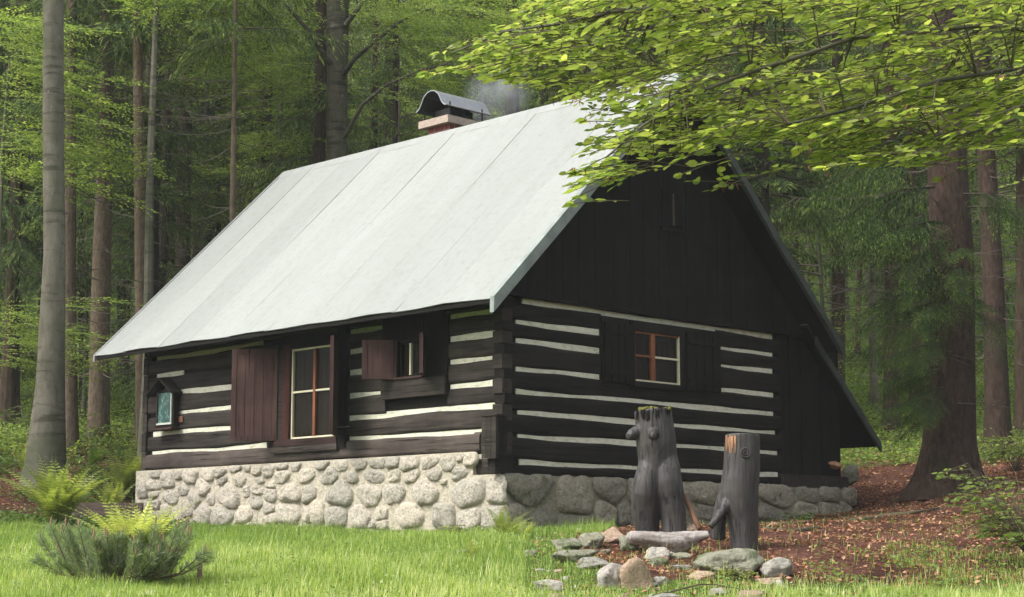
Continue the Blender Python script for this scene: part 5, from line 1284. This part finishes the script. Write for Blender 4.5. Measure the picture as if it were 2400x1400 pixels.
def pine():
    g0 = ground_at(290, 15.8); t = empty('dwarf_pine', g0, 0, 'blue-green dwarf pine bush with upturned shoots in the front lawn', 'shrub'); r = random.Random(6); g = np.random.default_rng(6)
    bud = plain('pine_bud', (.30, .19, .12), .8, 30, .3); bark = plain('pine_twig_bark', (.16, .10, .075), .9, 20, .3)
    for i in range(95):
        az = r.random() * 2 * PI; rr = r.uniform(.12, .84); hx = rr * 1.02
        end = Vector((math.cos(az) * hx, math.sin(az) * hx * .62, .14 + .36 * r.random() + .12 * rr)); mid = Vector((end.x * .7, end.y * .7, .10 + .05 * r.random()))
        pts = [Vector((0, 0, -.03)), mid * .6, mid, mid.lerp(end, .6), end]; br = MB().tube(pts, [.014, .011, .008, .006, .004], 5, False).build('branch', bark, t)
        P = []; D = []
        for (a, b, m) in ((pts[1], pts[2], 10), (pts[2], pts[3], 28), (pts[3], pts[4], 40)):
            d = (b - a).normalized()
            for k in range(m):
                q = a.lerp(b, r.random())
                for s in range(4):
                    v = Vector((r.gauss(0, 1), r.gauss(0, 1), r.gauss(0, 1))); v = (v - v.dot(d) * d).normalized(); P.append(tuple(q)); D.append(tuple(d * r.uniform(.5, 1.1) + v * .8))
        n = len(P); T = LEAF2_T * np.array([1, .12, .3]); M = frames(np.array(D), g.normal(size=(n, 3))) * (.085 * g.uniform(.7, 1.2, n))[:, None, None]
        nd = link('needles', mass('needles', T, LEAF2_F, M, np.array(P), np.clip(g.normal(.5, .25, n), 0, 1)), M_pine, br); nd['kind'] = 'stuff'
        if r.random() < .7: MB().tube([end, end + Vector((0, 0, .05)), end + Vector((.003, 0, .085))], [.007, .009, .002], 5).build('bud', bud, br)
pine()
def leafy_bush(name, g, label, cat, seed, n, R, H, leaf, mat, parts=None):
    gg = np.random.default_rng(seed); t = empty(name, g, 0, label, cat); m = MB(); P = []; D = []
    for i in range(n):
        az = gg.random() * 2 * PI; d = np.array([math.cos(az) * R * gg.uniform(.3, 1), math.sin(az) * R * gg.uniform(.3, 1), H * gg.uniform(.4, 1)])
        m.tube([(0, 0, 0), d * .5 + [0, 0, .05], d], [.008, .005, .002], 4, False)
        for k in range(3):
            a2 = az + gg.uniform(-1.2, 1.2); p, q, tw = beech_spray(gg, d * gg.uniform(.4, 1), np.array([math.cos(a2), math.sin(a2), gg.uniform(-.3, .2)]), gg.uniform(.2, .5) * R, leaf, leaf * .8); P.append(p); D.append(q)
            for x in tw: m.tube(x, [.003] * len(x), 3, False)
    P = np.concatenate(P); D = np.concatenate(D); nn = len(P); M = frames(D, np.array([0, -.25, .8]) + gg.normal(size=(nn, 3)) * .7) * (leaf * gg.uniform(.7, 1.2, nn))[:, None, None]
    link('foliage', mass('foliage', LEAF_T, LEAF_F, M, P, np.clip(gg.normal(.5, .25, nn), 0, 1)), mat, t)['kind'] = 'stuff'; m.build('stems', M_twigF, t)['kind'] = 'stuff'
leafy_bush('beech_sapling', ground_at(2425, 18.4), 'leafy green beech bush cut by the right picture edge in front of the massive spruce', 'shrub', 3, 75, .78, 1.12, .068, M_beechM)
leafy_bush('shrub', ground_at(2385, 30.5), 'small shrub with round leaves at the right foot of the massive spruce', 'shrub', 4, 34, .7, .9, .085, M_beechM)
leafy_bush('shrub', ground_at(1868, 25.5), 'small green plant at the foot of the stone base below the lean-to', 'plant', 5, 9, .22, .22, .06, M_plant)
leafy_bush('shrub', ground_at(1085, 21.6), 'low leafy weed against the stone base left of the small bright fern', 'plant', 6, 10, .3, .22, .045, M_fern)
leafy_bush('bilberry_plant', ground_at(1715, 17.0), 'yellow-green creeping plant on the front of the mossy slab', 'plant', 7, 16, .28, .14, .03, M_fern)
leafy_bush('shrub', ground_at(60, 38.5), 'dark green shrub on the bank behind the tall grey beech', 'shrub', 8, 20, .9, 1.0, .08, M_plant)
leafy_bush('shrub', ground_at(270, 37.5), 'green undergrowth shrub between the pale spruce and the cottage', 'shrub', 9, 18, .9, .8, .07, M_plant)

# grass
def scatter(n, x0, x1, y0, y1, seed, dens):
    g = np.random.default_rng(seed); x = g.uniform(x0, x1, n); y = g.uniform(y0, y1, n)
    keep = g.random(n) < dens(x, y); x, y = x[keep], y[keep]
    keep = np.abs(x) < .315 * y + .5; x, y = x[keep], y[keep]
    q = (x - CO[0]) * cy_ + (y - CO[1]) * sy_; w = -(x - CO[0]) * sy_ + (y - CO[1]) * cy_
    keep = ~((q > -.16) & (q < FEND + .1) & (w > -.16) & (w < L + .25)); x, y = x[keep], y[keep]
    return x, y, terr(x, y), g
def patch(x, y, s=1., k=0): return .5 + .5 * np.sin(x * 2.1 * s + k + 1.3 * np.sin(y * 1.7 * s)) * np.cos(y * 1.9 * s + k + 1.1 * np.sin(x * 1.3 * s))
BL_T = np.array([(0, -.5, 0), (0, .5, 0), (.10, -.38, .5), (.10, .38, .5), (.34, 0, 1.0)]); BL_F = np.array([(0, 1, 3), (0, 3, 2), (2, 3, 4)])
def blades(name, x, y, z, g, hmin, hmax, wd, mat, tall=None):
    n = len(x); az = g.random(n) * 2 * PI; h = g.uniform(hmin, hmax, n) * (1 if tall is None else tall); ca, sa = np.cos(az), np.sin(az); w = wd * g.uniform(.6, 1.3, n)
    lean = g.uniform(.2, 1.6, n); M = np.zeros((n, 3, 3)); M[:, 0, 0] = ca * h * lean; M[:, 1, 0] = sa * h * lean; M[:, 0, 1] = -sa * w; M[:, 1, 1] = ca * w; M[:, 2, 2] = h
    o = link(name, mass(name, BL_T, BL_F, M, np.stack([x, y, z - .01], 1), np.clip(g.normal(.5, .24, n) + .32 * (patch(x, y, .6, 2) - .5) + .05 * np.clip(20 - y, -5, 4) + .2 * (patch(x, y, 2.3, 5) - .5), 0, 1)), mat); tag(o, kind='stuff'); return o
def d_lawn(x, y):
    m = lawn_mask(x, y); d = np.where(m > .8, 1.0, np.where(m > .3, .22 * patch(x, y, 1.2), .03 * patch(x, y, .8)))
    u = 1200 + FPX * x / y; rocky = (u > 1230) & (u < 1850) & (y > 15.8) & (y < 20.5)
    return np.where(rocky, np.maximum(d, .35 * patch(x, y, 1.7, 4)) * .42, d)
x, y, z, g = scatter(420000, -9.5, 7.5, 14.2, 29, 1, d_lawn)
o = blades('lawn_grass', x, y, z, g, .05, .125, .008, M_grass, (.75 + .6 * patch(x, y, .9, 1)) * np.where((x > .15) & (x < 3.2) & (y < 20.5), .62, 1)); tag(o, 'long bright lawn grass in front of the cottage', 'grass')
x, y, z, g = scatter(42000, -9.5, 7.5, 14.2, 26, 2, lambda x, y: d_lawn(x, y) * (patch(x, y, 1.5, 3) > .6))
o = blades('tall_grass', x, y, z, g, .12, .25, .008, M_grass); tag(o, 'taller seeding grass tufts scattered over the lawn', 'grass')
# leaf litter
LT = np.array([(0, 0, 0), (.5, .30, .14), (.5, -.30, .10), (1, 0, .06), (.5, 0, -.02)]); LF = np.array([(0, 4, 1), (0, 2, 4), (1, 4, 3), (2, 3, 4)])
def d_lit(x, y):
    m = lawn_mask(x, y); u = 1200 + FPX * x / y
    return np.where((u > 1230) & (y < 40) | (u > 1200) & (y < 20.5), np.clip(1.05 - m * .75, 0, 1) * (.34 + .66 * patch(x, y, 1.1, 5) ** 1.3) * np.where((y > 21) & (y < 27.5), .7, 1), np.where((y > 23.5) & (u < 420), .8 * patch(x, y, .8, 1), .01))
x, y, z, g = scatter(230000, -14, 13, 15, 42, 3, d_lit); n = len(x); D = g.normal(size=(n, 3)) * [1, 1, .25]
M = frames(D, np.array([0, 0, 1.]) + g.normal(size=(n, 3)) * .45) * (g.uniform(.032, .070, n))[:, None, None]
n_l = n; o = link('leaf_litter', mass('leaf_litter', LT, LF, M, np.stack([x, y, z + .012], 1), np.clip(g.normal(.5, .26, n), 0, 1)), M_litter); tag(o, 'brown fallen beech leaves on the forest floor', 'leaf litter', kind='stuff')
# low green plants
def clumps(name, x, y, z, g, per, rad, leaf, hgt, mat, label):
    n = len(x) * per; X = np.repeat(x, per) + g.normal(0, rad, n); Yv = np.repeat(y, per) + g.normal(0, rad, n); Z = np.repeat(z, per) + g.uniform(.02, 1, n) * hgt
    D = g.normal(size=(n, 3)) * [1, 1, .35]; M = frames(D, np.array([0, 0, 1.]) + g.normal(size=(n, 3)) * .5) * (leaf * g.uniform(.6, 1.3, n))[:, None, None]
    o = link(name, mass(name, LEAF2_T * [1, 1.1, 1], LEAF2_F, M, np.stack([X, Yv, Z], 1), np.clip(g.normal(.45, .27, n), 0, 1)), mat); tag(o, label, 'plants', kind='stuff')
def d_cov(x, y):
    m = lawn_mask(x, y); u = 1200 + FPX * x / y
    a = ((y > 15.8) & (y < 19.6) & (u > 1880)) * (patch(x, y, 1.6, 7) > .45) * 1.0
    return np.maximum(a, np.where((y > 27) & (u < 420), .16 * patch(x, y, 1., 3), np.where(y > 34, .0, 0)))
x, y, z, g = scatter(9000, -12, 9, 15, 42, 4, d_cov); clumps('ground_cover', x, y, z, g, 14, .07, .05, .14, M_beechM, 'low green ground plants among the brown leaves')
x, y, z, g = scatter(44000, -22, 22, 32.5, 62, 6, lambda x, y: np.clip((y - 32) / 4, 0, 1) * (.35 + .65 * patch(x, y, .5, 3))); clumps('undergrowth', x, y, z, g, 9, .16, .085, .32, M_beechM, 'green undergrowth covering the slope of the wood')
x, y, z, g = scatter(5200, -8, 5, 14.2, 25, 14, lambda x, y: (lawn_mask(x, y) > .8) * (patch(x, y, 1.3, 9) > .35)); clumps('lawn_weeds', x, y, z, g, 6, .035, .034, .10, leafm('lawn_weed_leaves', [(0, (.12, .20, .05)), (.6, (.24, .33, .09)), (.9, (.38, .46, .22)), (1, (.6, .6, .45))], .35, .5), 'small broad-leaved weeds among the lawn grass')
x, y, z, g = scatter(16000, -14, -3, 24, 40, 15, lambda x, y: .9 * (lawn_mask(x, y) < .6) * (patch(x, y, 1.1, 4) > .45)); clumps('bank_plants', x, y, z, g, 8, .08, .06, .16, M_plant, 'low green plants on the leaf-strewn bank')
# exposed roots on the path
for i, pl in enumerate([[(1800, 1222), (1835, 1212), (1870, 1222), (1900, 1235)], [(1960, 1215), (2030, 1208), (2110, 1203), (2200, 1196)], [(2060, 1205), (2150, 1190), (2260, 1185), (2330, 1170)], [(1790, 1250), (1850, 1245), (1920, 1252)]]):
    Y = [24, 25, 25.5, 22][i]; pts = []
    for u, v in pl:
        q = ground_at(u, Y + (u - pl[0][0]) * .004); pts.append((q.x, q.y, q.z + .012))
    o = MB().tube(pts, [.03, .035, .025, .012][:len(pts)], 6).build('root', M_twigF, None, smooth=True)
    tag(o, ['thick twisted root beside the small green plant at the stone base', 'long thin root crossing the bare path', 'root running from the path towards the massive spruce', 'short root on the path close to the shorter stump'][i], 'root')

# ================================================================== smoke
def smoke():
    m = bpy.data.materials.new('wood_smoke'); m.use_nodes = True; t = m.node_tree; t.nodes.clear(); o = t.nodes.new('ShaderNodeOutputMaterial'); v = t.nodes.new('ShaderNodeVolumePrincipled')
    v.inputs['Color'].default_value = (.90, .96, 1, 1); v.inputs['Anisotropy'].default_value = .1
    tc = t.nodes.new('ShaderNodeTexCoord'); n = t.nodes.new('ShaderNodeTexNoise'); n.inputs['Scale'].default_value = 1.8; n.inputs['Detail'].default_value = 3
    ln = t.nodes.new('ShaderNodeVectorMath'); ln.operation = 'LENGTH'; r1 = t.nodes.new('ShaderNodeMapRange'); r1.inputs[1].default_value = 1.; r1.inputs[2].default_value = .15; r1.inputs[3].default_value = 0; r1.inputs[4].default_value = 1
    r2 = t.nodes.new('ShaderNodeMapRange'); r2.inputs[1].default_value = .36; r2.inputs[2].default_value = .68; mu = t.nodes.new('ShaderNodeMath'); mu.operation = 'MULTIPLY'; mu2 = t.nodes.new('ShaderNodeMath'); mu2.operation = 'MULTIPLY'; mu2.inputs[1].default_value = 1.0
    L_ = t.links; L_.new(tc.outputs['Object'], ln.inputs[0]); L_.new(ln.outputs['Value'], r1.inputs[0]); L_.new(tc.outputs['Object'], n.inputs[0]); L_.new(n.outputs[0], r2.inputs[0])
    L_.new(r1.outputs[0], mu.inputs[0]); L_.new(r2.outputs[0], mu.inputs[1]); L_.new(mu.outputs[0], mu2.inputs[0]); L_.new(mu2.outputs[0], v.inputs['Density']); L_.new(v.outputs[0], o.inputs['Volume'])
    bm = bmesh.new(); bmesh.ops.create_icosphere(bm, subdivisions=3, radius=1); me = bpy.data.meshes.new('smoke'); bm.to_mesh(me); bm.free()
    c = at(1165, 215, 31.5); s = link('smoke', me, m, None, c); s.scale = (.72, .6, .85); s.rotation_euler = (0, math.radians(24), 0); tag(s, 'thin bluish wood smoke drifting right from the chimney', 'smoke', kind='stuff')
smoke()

# ================================================================== forest air
def haze():
    m = bpy.data.materials.new('forest_air'); m.use_nodes = True; t = m.node_tree; t.nodes.clear(); o = t.nodes.new('ShaderNodeOutputMaterial'); v = t.nodes.new('ShaderNodeVolumePrincipled')
    v.inputs['Color'].default_value = (.93, .97, 1, 1); v.inputs['Density'].default_value = .00045; t.links.new(v.outputs[0], o.inputs['Volume'])
    h = MB().box(-160, 160, -80, 190, -12, 100).build('haze', m); tag(h, kind='stuff')
haze()
